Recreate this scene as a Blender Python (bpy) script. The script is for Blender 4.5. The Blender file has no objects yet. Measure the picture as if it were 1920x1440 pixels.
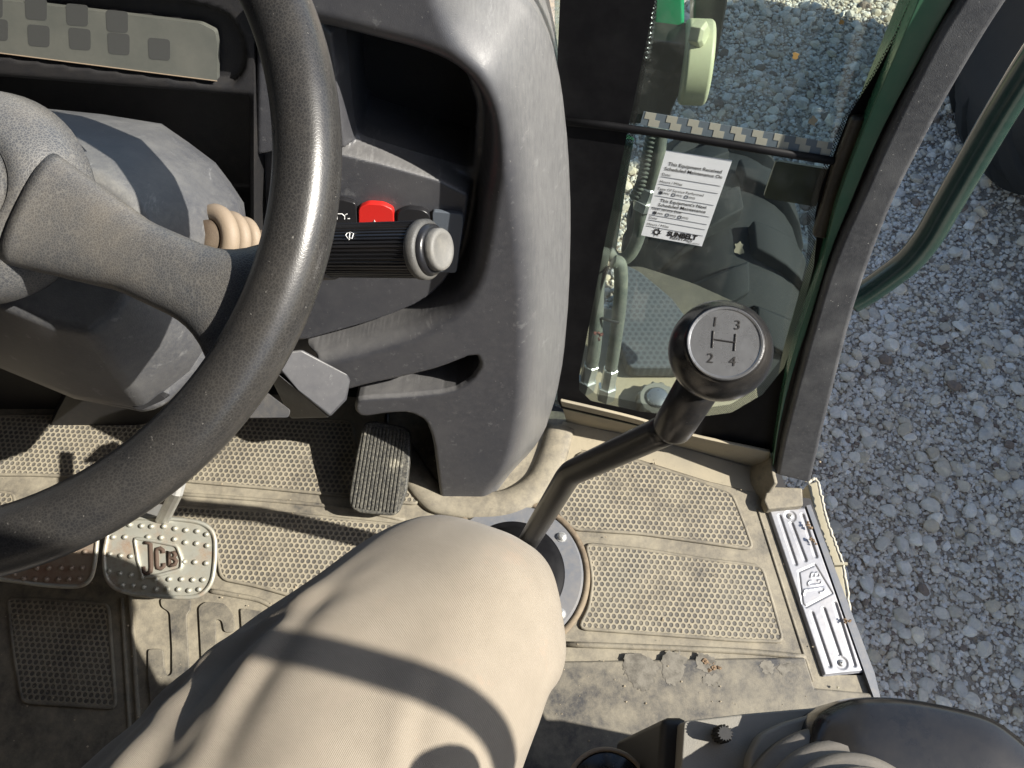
import bpy, bmesh, math, random
import numpy as np
from mathutils import Vector, Matrix

random.seed(7)
RNG = np.random.default_rng(7)
SC = bpy.context.scene
COL = SC.collection

# ------------------------------------------------------------------ camera
PITCH = math.radians(62.0)
CAM = np.array([0.0, 0.0, 1.08])
FPX = 1442.0                      # focal length for a 1920 pixel wide picture
FW = np.array([0, math.cos(PITCH), -math.sin(PITCH)])
UPV = np.array([0, math.sin(PITCH), math.cos(PITCH)])
cd = bpy.data.cameras.new('camera')
cam = bpy.data.objects.new('camera', cd)
COL.objects.link(cam)
cam.location = CAM
cam.rotation_euler = (math.radians(90) - PITCH, 0, 0)
cd.sensor_width = 36.0
cd.lens = FPX / 1920 * 36.0
cd.clip_start = 0.01
cd.clip_end = 2000
SC.camera = cam

# ------------------------------------------------------------------ sky and sun
RAY = Vector((-1.15, 0.22, -1.0)).normalized()
to_sun = -RAY
w = bpy.data.worlds.new('World')
SC.world = w
w.use_nodes = True
nt = w.node_tree
nt.nodes.clear()
sky = nt.nodes.new('ShaderNodeTexSky')
sky.sky_type = 'NISHITA'
sky.sun_disc = False
sky.sun_elevation = math.asin(to_sun.z)
sky.sun_rotation = math.atan2(to_sun.x, to_sun.y)
bg = nt.nodes.new('ShaderNodeBackground')
bg.inputs[1].default_value = 0.10
wo = nt.nodes.new('ShaderNodeOutputWorld')
nt.links.new(sky.outputs[0], bg.inputs[0])
nt.links.new(bg.outputs[0], wo.inputs[0])
sl = bpy.data.lights.new('sun', 'SUN')
sl.energy = 5.0
sl.angle = math.radians(0.53)
sl.color = (1.0, 0.945, 0.85)
so = bpy.data.objects.new('sun', sl)
COL.objects.link(so)
so.rotation_euler = RAY.to_track_quat('-Z', 'Y').to_euler()
so.location = (6, -1, 6)
SC.view_settings.view_transform = 'Standard'
SC.view_settings.look = 'None'
SC.view_settings.gamma = 1.0
SC.view_settings.use_curve_mapping = False
SC.view_settings.exposure = 1.0

# ------------------------------------------------------------------ helpers: picture rays to places
def ray(u, v):
    return np.array([(u - 960) / FPX, 0, 0]) - (v - 720) / FPX * UPV + FW
def at(u, v, t):
    return CAM + ray(u, v) * t
def onz(u, v, z=0.0):
    r = ray(u, v)
    return CAM + r * ((z - CAM[2]) / r[2])
def onpl(u, v, n, c):
    r = ray(u, v); n = np.array(n, float)
    return CAM + r * ((c - n @ CAM) / (n @ r))
NC = np.array([0, 1, -0.3]); CC = 0.41              # the sloping front of the dashboard console
NG = np.array([0.15, 1, -0.3]); CG = 0.48           # the raked front glass
def con(u, v, off=0.0):
    return onpl(u, v, NC, CC - off * 1.044)
def gls(u, v, off=0.0):
    return onpl(u, v, NG, CG - off * 1.055)
def nrm(a):
    a = np.array(a, float); return a / np.linalg.norm(a)
NCV = nrm([0, -1, 0.3]); NGV = nrm([-0.15, -1, 0.3])

# ------------------------------------------------------------------ helpers: objects
ORG = {}
def empty(name, loc):
    o = bpy.data.objects.new(name, None)
    o.empty_display_size = 0.05
    COL.objects.link(o); o.location = loc
    ORG[o.name] = np.array(loc, float)
    return o
def tag(o, label=None, cat=None, group=None, kind=None):
    if label: o['label'] = label
    if cat: o['category'] = cat
    if group: o['group'] = group
    if kind: o['kind'] = kind
    return o
def thing(name, label, cat, loc, group=None):
    return tag(empty(name, loc), label, cat, group)
def worg(parent):
    return ORG[parent.name] if parent is not None else np.zeros(3)
def mk(name, geo, mat, parent=None, smooth=False, bevel=0.0, seg=2, sub=0, loc=None, me=None, fix=True):
    V, F = geo
    V = np.asarray(V, float)
    if parent is not None: org = worg(parent)
    elif loc is not None: org = np.array(loc, float)
    else:
        org = V.mean(0); org[2] = V[:, 2].min()
    me = bpy.data.meshes.new(name)
    me.from_pydata((V - org).tolist(), [], [list(map(int, f)) for f in F])
    me.update()
    if fix:
        bm = bmesh.new(); bm.from_mesh(me)
        bmesh.ops.remove_doubles(bm, verts=bm.verts, dist=1e-6)
        bmesh.ops.recalc_face_normals(bm, faces=bm.faces)
        bm.to_mesh(me); bm.free()
    o = bpy.data.objects.new(name, me)
    COL.objects.link(o)
    me.materials.append(mat)
    if parent is not None:
        o.parent = parent
    else:
        o.location = org
    ORG[o.name] = org
    if smooth:
        me.shade_smooth()
    if bevel:
        m = o.modifiers.new('bevel', 'BEVEL'); m.width = bevel; m.segments = seg
        m.limit_method = 'ANGLE'; m.angle_limit = math.radians(35)
        me.shade_smooth()
        e = o.modifiers.new('norm', 'WEIGHTED_NORMAL')
    if sub:
        m = o.modifiers.new('sub', 'SUBSURF'); m.levels = sub; m.render_levels = sub
    return o
def merge(*gs):
    V = []; F = []; k = 0
    for v, f in gs:
        v = np.asarray(v, float)
        V.append(v); F += [[i + k for i in ff] for ff in f]; k += len(v)
    return np.concatenate(V), F
def frame(d, hint=(0, 0, 1)):
    d = nrm(d); h = np.array(hint, float)
    if abs(d @ nrm(h)) > 0.95: h = np.array([1., 0, 0])
    a = nrm(np.cross(h, d)); b = np.cross(d, a)
    return a, b
def catmull(P, n=8, closed=False):
    P = [np.array(p, float) for p in P]; out = []
    m = len(P)
    rng = range(m) if closed else range(m - 1)
    for i in rng:
        if closed:
            p0, p1, p2, p3 = P[i - 1], P[i], P[(i + 1) % m], P[(i + 2) % m]
        else:
            p1, p2 = P[i], P[i + 1]
            p0 = P[i - 1] if i else 2 * p1 - p2
            p3 = P[i + 2] if i + 2 < m else 2 * p2 - p1
        for k in range(n):
            t = k / n
            out.append(0.5 * ((2 * p1) + (-p0 + p2) * t + (2 * p0 - 5 * p1 + 4 * p2 - p3) * t * t + (-p0 + 3 * p1 - 3 * p2 + p3) * t ** 3))
    if not closed: out.append(P[-1])
    return np.array(out)
def chaikin(P, n=2, closed=True, k=0.25):
    P = np.array(P, float)
    for _ in range(n):
        Q = []
        m = len(P)
        for i in range(m if closed else m - 1):
            a, b = P[i], P[(i + 1) % m]
            Q += [a * (1 - k) + b * k, a * k + b * (1 - k)]
        if not closed: Q = [P[0]] + Q + [P[-1]]
        P = np.array(Q)
    return P
def roundc(P, r, n=4):
    """round the corners of a polygon by the radius-like distance r"""
    P = np.array(P, float); m = len(P); out = []
    for i in range(m):
        a, b, c = P[i - 1], P[i], P[(i + 1) % m]
        la, lc = np.linalg.norm(a - b), np.linalg.norm(c - b)
        ra, rc = min(r, la * 0.45), min(r, lc * 0.45)
        p, q = b + (a - b) / la * ra, b + (c - b) / lc * rc
        for k in range(n + 1):
            t = k / n
            out.append((1 - t) ** 2 * p + 2 * t * (1 - t) * b + t * t * q)
    return np.array(out)
def loft(rings, cap=True, closed=False):
    n = len(rings[0]); m = len(rings)
    V = np.concatenate([np.asarray(r, float) for r in rings]); F = []
    for i in range(m if closed else m - 1):
        j = (i + 1) % m
        for k in range(n):
            l = (k + 1) % n
            F.append([i * n + k, i * n + l, j * n + l, j * n + k])
    if cap and not closed:
        F.append(list(range(n))[::-1]); F.append([(m - 1) * n + k for k in range(n)])
    return V, F
def tube(path, r, seg=16, closed=False, sx=1.0, sy=1.0, hint=(0, 0, 1)):
    path = np.array(path, float); m = len(path)
    if np.isscalar(r): r = [r] * m
    T = np.gradient(path, axis=0) if not closed else np.roll(path, -1, 0) - np.roll(path, 1, 0)
    a, b = frame(T[0], hint)
    rings = []
    for i in range(m):
        t = nrm(T[i])
        a = nrm(a - t * (a @ t)); b = np.cross(t, a)
        th = np.arange(seg) / seg * 2 * math.pi
        rings.append(path[i] + r[i] * (np.cos(th)[:, None] * a * sx + np.sin(th)[:, None] * b * sy))
    return loft(rings, True, closed)
def lathe(prof, o, axis, seg=32, cap=True, hint=(0, 0, 1)):
    o = np.array(o, float); d = nrm(axis); a, b = frame(d, hint)
    th = np.arange(seg) / seg * 2 * math.pi
    rings = [o + d * h + r * (np.cos(th)[:, None] * a + np.sin(th)[:, None] * b) for r, h in prof]
    return loft(rings, cap)
def prism(pts, off):
    P = np.asarray(pts, float); n = len(P)
    V = np.concatenate([P, P + np.asarray(off, float)])
    F = [list(range(n)), [2 * n - 1 - k for k in range(n)]]
    for k in range(n):
        l = (k + 1) % n
        F.append([k, l, n + l, n + k])
    return V, F
def pprism(px, surf, off):
    return prism([surf(u, v) for u, v in px], off)
def box(c, h, A=((1, 0, 0), (0, 1, 0), (0, 0, 1))):
    A = np.array(A, float); c = np.array(c, float)
    V = [c + sum(s * hh * a for s, hh, a in zip(ss, h, A)) for ss in
         [(-1, -1, -1), (1, -1, -1), (1, 1, -1), (-1, 1, -1), (-1, -1, 1), (1, -1, 1), (1, 1, 1), (-1, 1, 1)]]
    F = [[0, 3, 2, 1], [4, 5, 6, 7], [0, 1, 5, 4], [1, 2, 6, 5], [2, 3, 7, 6], [3, 0, 4, 7]]
    return np.array(V), F
def ballgeo(c, r, nu=24, nv=14, sc=(1, 1, 1), A=None):
    A = np.eye(3) if A is None else np.array(A, float)
    rings = []
    for i in range(nv + 1):
        ph = -math.pi / 2 + math.pi * (i + 0.02) / (nv + 0.04)
        th = np.arange(nu) / nu * 2 * math.pi
        q = np.stack([np.cos(th) * math.cos(ph) * sc[0], np.sin(th) * math.cos(ph) * sc[1], np.full(nu, math.sin(ph) * sc[2])], -1) * r
        rings.append(np.array(c) + q @ A)
    return loft(rings)
def textmesh(name, s, o, ex, ey, size, mat, parent, depth=0.0, align='CENTER', sx=1.0, bold=0.0):
    """flat lettering; ex, ey are unit vectors of the writing, o the anchor on the baseline"""
    cu = bpy.data.curves.new(name, 'FONT'); cu.body = s; cu.size = 1.0; cu.align_x = align
    cu.resolution_u = 3; cu.offset = bold
    cu.extrude = depth / size / 2 if depth else 0
    ob = bpy.data.objects.new(name, cu); COL.objects.link(ob)
    bpy.context.view_layer.update()
    dg = bpy.context.evaluated_depsgraph_get()
    me = bpy.data.meshes.new_from_object(ob.evaluated_get(dg))
    bpy.data.objects.remove(ob)
    ex = np.array(ex, float); ey = np.array(ey, float); n = nrm(np.cross(ex, ey))
    org = worg(parent)
    co = np.zeros(len(me.vertices) * 3); me.vertices.foreach_get('co', co); co = co.reshape(-1, 3) * size
    W = np.array(o) + co[:, :1] * ex * sx + co[:, 1:2] * ey + (co[:, 2:3] + depth / 2) * n - org
    me.vertices.foreach_set('co', W.ravel()); me.update()
    me.materials.clear(); me.materials.append(mat)
    t = bpy.data.objects.new(name, me); COL.objects.link(t)
    if parent is not None: t.parent = parent
    ORG[t.name] = org
    return t
def share(o, name=None):
    c = o.copy(); COL.objects.link(c)
    return c

# signed distances on a plane, for moulded relief
def sdf(P, poly):
    poly = np.asarray(poly, float); P = np.asarray(P, float)
    d = np.full(len(P), 1e9); ins = np.zeros(len(P), bool)
    m = len(poly)
    for i in range(m):
        a, b = poly[i], poly[(i + 1) % m]
        e = b - a; w_ = P - a
        t = np.clip((w_ @ e) / max(e @ e, 1e-12), 0, 1)
        q = w_ - t[:, None] * e
        d = np.minimum(d, (q ** 2).sum(1))
        c1 = P[:, 1] >= a[1]; c2 = P[:, 1] < b[1]; c3 = e[0] * w_[:, 1] > e[1] * w_[:, 0]
        f = (c1 & c2 & c3) | (~c1 & ~c2 & ~c3)
        ins ^= f
    d = np.sqrt(d)
    return np.where(ins, -d, d)
def dline(P, line):
    line = np.asarray(line, float); d = np.full(len(P), 1e9)
    for a, b in zip(line[:-1], line[1:]):
        e = b - a; w_ = P - a
        t = np.clip((w_ @ e) / max(e @ e, 1e-12), 0, 1)
        q = w_ - t[:, None] * e
        d = np.minimum(d, (q ** 2).sum(1))
    return np.sqrt(d)
def sst(x, a, b):
    t = np.clip((x - a) / (b - a), 0, 1); return t * t * (3 - 2 * t)
class Plane:
    def __init__(s, n, c):
        s.n = np.array(n, float); s.c = c
        s.N = -nrm(n)                       # towards the driver
        s.A = nrm(np.cross([0, 0, 1.], s.N)); s.B = np.cross(s.N, s.A)
        if s.A[0] < 0: s.A = -s.A; s.B = -s.B
        if s.B[2] < 0: s.B = -s.B
        s.O = s.n * (c / (s.n @ s.n))
    def ab(s, px):
        return np.array([[(onpl(u, v, s.n, s.c) - s.O) @ s.A, (onpl(u, v, s.n, s.c) - s.O) @ s.B] for u, v in px])
    def w(s, ab, d):
        return s.O + ab[:, :1] * s.A + ab[:, 1:2] * s.B + np.asarray(d)[:, None] * s.N
def relief(pl, outer, dfun, step, skirt, holes=()):
    """moulded sheet over polygon outer (plane coordinates) with height dfun and a skirt folded back from its rim"""
    lo = outer.min(0) - step * 2; hi = outer.max(0) + step * 2
    nx = int((hi[0] - lo[0]) / step) + 1; ny = int((hi[1] - lo[1]) / step) + 1
    gx, gy = np.meshgrid(lo[0] + np.arange(nx) * step, lo[1] + np.arange(ny) * step)
    P = np.stack([gx.ravel(), gy.ravel()], -1)
    def fs(Q):
        r = sdf(Q, outer)
        for h in holes: r = np.maximum(r, -sdf(Q, h))
        return r
    s = fs(P)
    idx = np.arange(nx * ny).reshape(ny, nx)
    cs = (s.reshape(ny, nx)[:-1, :-1] + s.reshape(ny, nx)[1:, 1:] + s.reshape(ny, nx)[:-1, 1:] + s.reshape(ny, nx)[1:, :-1]) / 4
    keep = cs < 0
    q = np.stack([idx[:-1, :-1][keep], idx[:-1, 1:][keep], idx[1:, 1:][keep], idx[1:, :-1][keep]], -1)
    used = np.unique(q)
    S = s.reshape(ny, nx); g1, g0 = np.gradient(S, step)
    near = np.zeros(nx * ny, bool)
    e = np.concatenate([q[:, [0, 1]], q[:, [1, 2]], q[:, [2, 3]], q[:, [3, 0]]])
    key = np.sort(e, 1); kk = key[:, 0].astype(np.int64) * (nx * ny) + key[:, 1]
    un, inv, cnt = np.unique(kk, return_inverse=True, return_counts=True)
    be = e[cnt[inv] == 1]
    near[be.ravel()] = True
    G = np.stack([g0.ravel(), g1.ravel()], -1)
    P2 = P.copy()
    for _ in range(2):
        P2[near] -= (fs(P2[near]))[:, None] * G[near] / np.maximum((G[near] ** 2).sum(1), 0.3)[:, None] * 0.9
    Pu = P2[used]
    remap = np.full(nx * ny, -1); remap[used] = np.arange(len(used))
    d = dfun(Pu)
    V = pl.w(Pu, d)
    F = remap[q].tolist()
    bvs = np.unique(be); n0 = len(V)
    nb_ = len(bvs)
    rm2 = {int(b): n0 + i for i, b in enumerate(bvs)}
    V = np.concatenate([V, V[remap[bvs]], V[remap[bvs]] - pl.N * skirt])
    for a, b in be:
        a, b = rm2[int(a)], rm2[int(b)]
        F.append([b, a, a + nb_, b + nb_])
    return V, F

# ------------------------------------------------------------------ helpers: materials
class MT:
    def __init__(s, name):
        s.m = bpy.data.materials.new(name); s.m.use_nodes = True
        s.t = s.m.node_tree; s.t.nodes.clear()
        s.out = s.n('OutputMaterial'); s.b = s.n('BsdfPrincipled')
        s.l(s.b, s.out, 'Surface')
        s.tc = s.n('TexCoord')
    def n(s, kind, **kw):
        x = s.t.nodes.new('ShaderNode' + kind)
        for k, v in kw.items(): setattr(x, k, v)
        return x
    def l(s, a, b, to, fr=0):
        s.t.links.new(a.outputs[fr] if not hasattr(a, 'is_output') else a, b.inputs[to])
    def noise(s, scale, detail=6, rough=0.6, vec=None, stretch=None):
        x = s.n('TexNoise'); x.inputs['Scale'].default_value = scale
        x.inputs['Detail'].default_value = detail; x.inputs['Roughness'].default_value = rough
        src = vec if vec is not None else s.tc.outputs['Object']
        if stretch:
            mp = s.n('Mapping'); mp.inputs['Scale'].default_value = stretch
            s.t.links.new(src, mp.inputs[0]); src = mp.outputs[0]
        s.t.links.new(src, x.inputs['Vector'])
        return x.outputs['Fac']
    def ramp(s, fac, a, b, ca=(0, 0, 0), cb=(1, 1, 1)):
        x = s.n('ValToRGB')
        x.color_ramp.elements[0].position = a; x.color_ramp.elements[1].position = b
        x.color_ramp.elements[0].color = (*ca, 1); x.color_ramp.elements[1].color = (*cb, 1)
        s.t.links.new(fac, x.inputs[0]); return x.outputs[0]
    def mix(s, fac, a, b, blend='MIX'):
        x = s.n('MixRGB'); x.blend_type = blend
        for i, q in enumerate((fac, a, b)):
            if hasattr(q, 'is_output'): s.t.links.new(q, x.inputs[i])
            elif i == 0: x.inputs[0].default_value = q
            else: x.inputs[i].default_value = (*q, 1)
        return x.outputs[0]
    def math(s, op, a, b=0.0, c=None):
        x = s.n('Math'); x.operation = op
        for i, q in enumerate((a, b) + ((c,) if c is not None else ())):
            if hasattr(q, 'is_output'): s.t.links.new(q, x.inputs[i])
            else: x.inputs[i].default_value = q
        return x.outputs[0]
    def set(s, **kw):
        for k, v in kw.items():
            k = {'color': 'Base Color', 'rough': 'Roughness', 'metal': 'Metallic', 'spec': 'Specular IOR Level', 'normal': 'Normal', 'alpha': 'Alpha', 'trans': 'Transmission Weight', 'coat': 'Coat Weight', 'ior': 'IOR', 'sheen': 'Sheen Weight'}[k]
            if hasattr(v, 'is_output'): s.t.links.new(v, s.b.inputs[k])
            elif isinstance(v, tuple): s.b.inputs[k].default_value = (*v, 1)
            else: s.b.inputs[k].default_value = v
        return s
    def bump(s, h, strength=0.3, dist=0.001, prev=None):
        x = s.n('Bump'); x.inputs['Strength'].default_value = strength; x.inputs['Distance'].default_value = dist
        s.t.links.new(h, x.inputs['Height'])
        if prev is not None: s.t.links.new(prev, x.inputs['Normal'])
        return x.outputs[0]
DUST = (0.42, 0.35, 0.25)
def plastic(name, col, dust=0.25, rough=0.5, grain=900, gs=0.35, dcol=DUST, big=7, stretch=None, lint=0.0, lo=0.45, hi=0.75, spec=0.5, scratch=0.0, settle=0.0, sunlit_brush=False):
    m = MT(name)
    f = m.ramp(m.noise(big, 9, 0.7, stretch=stretch), lo, hi)
    f2 = m.ramp(m.noise(big * 14, 6, 0.7), 0.4, 0.72)
    fac = m.math('MULTIPLY', m.math('MAXIMUM', f, m.math('MULTIPLY', f2, 0.5)), dust)
    if settle:
        g = m.n('NewGeometry'); sx = m.n('SeparateXYZ'); m.t.links.new(g.outputs['Normal'], sx.inputs[0])
        up = m.ramp(sx.outputs['Z'], 0.62, 0.95)
        up = m.math('MULTIPLY', up, m.math('ADD', m.math('MULTIPLY', m.noise(45, 8, 0.7), 1.2), 0.1))
        fac = m.math('MINIMUM', m.math('ADD', fac, m.math('MULTIPLY', up, settle)), 0.95)
    if sunlit_brush:
        wa = m.n('Attribute'); wa.attribute_name = 'sunlit_brush'
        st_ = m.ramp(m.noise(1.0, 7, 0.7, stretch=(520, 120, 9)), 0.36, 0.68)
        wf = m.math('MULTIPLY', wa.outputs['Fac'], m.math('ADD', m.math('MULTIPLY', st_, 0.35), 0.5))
        col = m.mix(wf, col, (0.20, 0.20, 0.195))  # brushed streaks, plus lighter grey painting in the sun on the flank
    c = m.mix(fac, col, dcol)
    if lint:
        sp = m.ramp(m.noise(420, 2, 0.5), 0.72, 0.77)
        c = m.mix(m.math('MULTIPLY', sp, lint), c, (0.6, 0.58, 0.52))
    if scratch:
        sc = m.ramp(m.noise(26, 6, 0.75, stretch=(3.0, 0.35, 3.0)), 0.60, 0.66)
        c = m.mix(m.math('MULTIPLY', sc, scratch), c, (0.42, 0.42, 0.41))
    r = m.math('ADD', m.math('MULTIPLY', fac, 0.4), rough)
    m.set(color=c, rough=r, spec=spec)
    b = m.bump(m.noise(grain, 2, 0.5), gs, 0.0006)
    m.set(normal=b)
    return m.m
def leather(name, col, crack, rough=0.38, scale=430, strength=0.5, dust=0.1):
    m = MT(name)
    v = m.n('TexVoronoi', feature='DISTANCE_TO_EDGE'); v.inputs['Scale'].default_value = scale
    wv = m.noise(160, 3, 0.6)
    vm = m.n('VectorMath', operation='ADD'); sc = m.n('VectorMath', operation='SCALE'); sc.inputs[3].default_value = 0.004
    m.t.links.new(m.n('TexNoise').outputs['Color'], sc.inputs[0])
    m.t.links.new(m.tc.outputs['Object'], vm.inputs[0]); m.t.links.new(sc.outputs[0], vm.inputs[1])
    m.t.links.new(vm.outputs[0], v.inputs['Vector'])
    e = m.ramp(v.outputs['Distance'], 0.02, 0.16)
    c = m.mix(e, crack, col)
    d = m.math('MULTIPLY', m.ramp(m.noise(14, 8, 0.7), 0.42, 0.75), dust)
    c = m.mix(d, c, DUST)
    sp = m.ramp(m.noise(500, 2, 0.5), 0.72, 0.76)
    c = m.mix(m.math('MULTIPLY', sp, 0.25), c, (0.45, 0.43, 0.39))
    m.set(color=c, rough=m.math('ADD', m.math('MULTIPLY', m.noise(40, 4), 0.2), rough - 0.1))
    m.set(normal=m.bump(e, strength, 0.0005))
    return m.m
def hexd(m, pitch, ang=0.0):
    """distance to the nearest point of a hexagonal lattice in the object's xy plane (unit: pitch)"""
    mp = m.n('Mapping'); mp.inputs['Scale'].default_value = (1 / pitch, 1 / pitch, 0.0)
    mp.inputs['Rotation'].default_value = (0, 0, ang)
    m.t.links.new(m.tc.outputs['Object'], mp.inputs[0])
    ds = []
    for off in ((0, 0, 0), (0.5, 0.866, 0)):
        a = m.n('VectorMath', operation='ADD'); a.inputs[1].default_value = off
        m.t.links.new(mp.outputs[0], a.inputs[0])
        wr = m.n('VectorMath', operation='WRAP')
        wr.inputs[1].default_value = (0.5, 0.866, 1); wr.inputs[2].default_value = (-0.5, -0.866, -1)
        m.t.links.new(a.outputs[0], wr.inputs[0])
        ln = m.n('VectorMath', operation='LENGTH'); m.t.links.new(wr.outputs[0], ln.inputs[0])
        ds.append(ln.outputs['Value'])
    return m.math('MINIMUM', ds[0], ds[1])
def matmat(name, dimple, lo=0.30, hi=0.62, dust=0.92):
    m = MT(name)
    n1 = m.noise(9, 10, 0.7); n2 = m.noise(60, 7, 0.75)
    f = m.math('ADD', m.math('MULTIPLY', n1, 0.72), m.math('MULTIPLY', n2, 0.32))
    fac = m.math('MULTIPLY', m.ramp(f, lo, hi), dust)
    tan = m.mix(m.ramp(m.noise(9, 5), 0.35, 0.7), (0.385, 0.335, 0.24), (0.27, 0.245, 0.19))
    nb = m.noise(700, 3, 0.6)
    if dimple:
        d = hexd(m, 0.0082, 0.06)
        hole = m.ramp(d, 0.30, 0.40, (1, 1, 1), (0, 0, 0))
        inner = m.math('MULTIPLY', hole, m.math('SUBTRACT', 1.0, m.math('MULTIPLY', m.ramp(m.noise(14, 6, 0.7), 0.42, 0.72), 0.45)))
        fac = m.math('MULTIPLY', fac, m.math('SUBTRACT', 1.0, m.math('MULTIPLY', inner, 0.8)))
        b = m.bump(m.math('SUBTRACT', 1.0, hole), 0.8, 0.0016)
        b = m.bump(nb, 0.3, 0.0006, b)
    else:
        b = m.bump(nb, 0.35, 0.0007)
        b = m.bump(m.noise(60, 6, 0.7), 0.25, 0.002, b)
    c = m.mix(fac, (0.05, 0.05, 0.052), tan)
    m.set(color=c, rough=m.math('ADD', m.math('MULTIPLY', fac, 0.35), 0.5), normal=b, spec=0.35)
    return m.m
def metal(name, col, rough=0.3, rust=0.0, metallic=1.0, dirt=0.0, scale=30):
    m = MT(name)
    c = m.mix(m.math('MULTIPLY', m.ramp(m.noise(18, 7, 0.7), 0.45, 0.7), 0.35), col, tuple(x * 0.6 for x in col))
    mt = metallic
    if rust:
        rf = m.math('MULTIPLY', m.ramp(m.noise(scale, 8, 0.75), 0.62 - 0.25 * rust, 0.70), min(1, rust + 0.4))
        c = m.mix(rf, c, (0.17, 0.065, 0.03))
        mt = m.math('MULTIPLY', m.math('SUBTRACT', 1.0, rf), metallic)
    if dirt:
        df = m.math('MULTIPLY', m.ramp(m.noise(45, 8, 0.75), 0.46, 0.72), dirt)
        c = m.mix(df, c, DUST)
    m.set(color=c, metal=mt, rough=m.math('ADD', m.math('MULTIPLY', m.noise(60, 5, 0.7), 0.3), rough - 0.1))
    m.set(normal=m.bump(m.noise(260, 4, 0.6), 0.12, 0.0006))
    return m.m
def simple(name, col, rough=0.5, metal_=0.0, spec=0.5, coat=0.0):
    m = MT(name)
    c = m.mix(m.math('MULTIPLY', m.ramp(m.noise(30, 6, 0.7), 0.4, 0.7), 0.25), col, tuple(min(1, x * 0.7 + 0.02) for x in col))
    m.set(color=c, rough=rough, metal=metal_, spec=spec, coat=coat)
    m.set(normal=m.bump(m.noise(500, 3, 0.5), 0.1, 0.0005))
    return m.m
M = {}
M['console'] = plastic('grey_moulded_plastic', (0.047, 0.048, 0.055), 0.12, 0.36, 1300, 0.3, lint=0.22, scratch=0.12, dcol=(0.34, 0.33, 0.31), sunlit_brush=True, settle=0.28)
M['cowl'] = plastic('dusty_cowl_plastic', (0.070, 0.072, 0.080), 0.32, 0.42, 1000, 0.3, dcol=(0.34, 0.33, 0.29), big=16, scratch=0.2, settle=0.3)
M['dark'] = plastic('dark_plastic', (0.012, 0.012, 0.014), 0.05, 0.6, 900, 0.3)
M['panel'] = plastic('switch_panel_plastic', (0.055, 0.057, 0.062), 0.22, 0.5, 1300, 0.55, lint=0.3)
M['black'] = simple('black_rubber', (0.012, 0.012, 0.013), 0.55)
M['blackgloss'] = simple('black_satin_plastic', (0.014, 0.014, 0.016), 0.3)
M['leather'] = leather('wheel_rim_grain', (0.0185, 0.0185, 0.0195), (0.036, 0.035, 0.034), 0.30, 620, 0.05, 0.04)
M['hub'] = leather('wheel_hub_grain', (0.066, 0.069, 0.076), (0.13, 0.13, 0.128), 0.42, 620, 0.2, 0.22)
M['mat'] = matmat('dusty_rubber_mat', False, 0.36, 0.62, 0.92)
M['matpad'] = matmat('dimpled_rubber_mat', True, 0.30, 0.56, 0.96)
M['matlight'] = matmat('heavily_dusted_mat', False, 0.12, 0.45)
M['letter'] = matmat('worn_mat_lettering', False, 0.42, 0.66, 0.8)
M['alu'] = metal('pressed_aluminium', (0.40, 0.40, 0.415), 0.38, 0.0, 0.6, 0.16)
M['pedal'] = metal('worn_zinc_pedal', (0.44, 0.44, 0.385), 0.42, 0.5, 0.5, 0.5, 22)
M['rustpedal'] = metal('rusty_pedal', (0.30, 0.25, 0.20), 0.5, 0.9, 0.5, 0.25, 16)
M['zinc'] = metal('zinc_fitting', (0.62, 0.62, 0.60), 0.35, 0.1, 0.8, 0.25)
M['rust'] = simple('rusty_edge', (0.075, 0.048, 0.034), 0.8)
M['chrome'] = metal('worn_chrome', (0.30, 0.305, 0.315), 0.24, 0, 0.72)
M['steelblack'] = plastic('black_painted_steel', (0.015, 0.015, 0.016), 0.07, 0.28, 400, 0.05, spec=0.55, big=25, lint=0.25)
M['ringgrey'] = plastic('grey_painted_ring', (0.13, 0.14, 0.16), 0.35, 0.42, 600, 0.1)
M['rubberrib'] = plastic('pedal_rubber', (0.025, 0.026, 0.027), 0.75, 0.55, 500, 0.3, dcol=(0.45, 0.42, 0.33), big=24, lo=0.55, hi=0.68)
M['cream'] = plastic('cream_rubber_boot', (0.25, 0.195, 0.14), 0.5, 0.6, 500, 0.2, dcol=(0.24, 0.18, 0.12), big=30)
M['red'] = simple('red_plastic', (0.55, 0.018, 0.014), 0.4)
M['white'] = simple('white_print', (0.75, 0.75, 0.74), 0.6)
M['ink'] = simple('black_print', (0.015, 0.013, 0.012), 0.6)
M['paper'] = simple('white_paper', (0.72, 0.74, 0.75), 0.55)
M['green'] = plastic('green_machine_paint', (0.030, 0.115, 0.065), 0.12, 0.2, 300, 0.05, spec=0.6)
M['brightgreen'] = simple('bright_green_paint', (0.01, 0.30, 0.12), 0.3)
M['olive'] = plastic('olive_cream_paint', (0.27, 0.245, 0.17), 0.3, 0.5, 300, 0.1)
M['boss'] = plastic('pale_green_paint', (0.50, 0.50, 0.32), 0.3, 0.45, 200, 0.1)
M['trim'] = plastic('grained_trim', (0.046, 0.047, 0.051), 0.3, 0.46, 1200, 0.5, lint=0.6, dcol=(0.30, 0.30, 0.29), big=14)
M['hose'] = plastic('dusty_hose', (0.09, 0.10, 0.09), 0.75, 0.6, 400, 0.2, dcol=(0.30, 0.29, 0.22), big=20)
M['tyre'] = plastic('tyre_rubber', (0.011, 0.0125, 0.014), 0.14, 0.8, 200, 0.4, dcol=(0.09, 0.088, 0.08), big=9)
M['sand'] = plastic('dust_covered_steel', (0.36, 0.30, 0.21), 0.6, 0.55, 120, 0.4, dcol=(0.45, 0.37, 0.26), big=30)
M['beige'] = plastic('beige_plastic', (0.20, 0.19, 0.165), 0.35, 0.55, 800, 0.3, dcol=(0.36, 0.32, 0.25))
M['shell'] = plastic('pod_shell_plastic', (0.012, 0.0125, 0.014), 0.05, 0.20, 900, 0.05)
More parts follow.
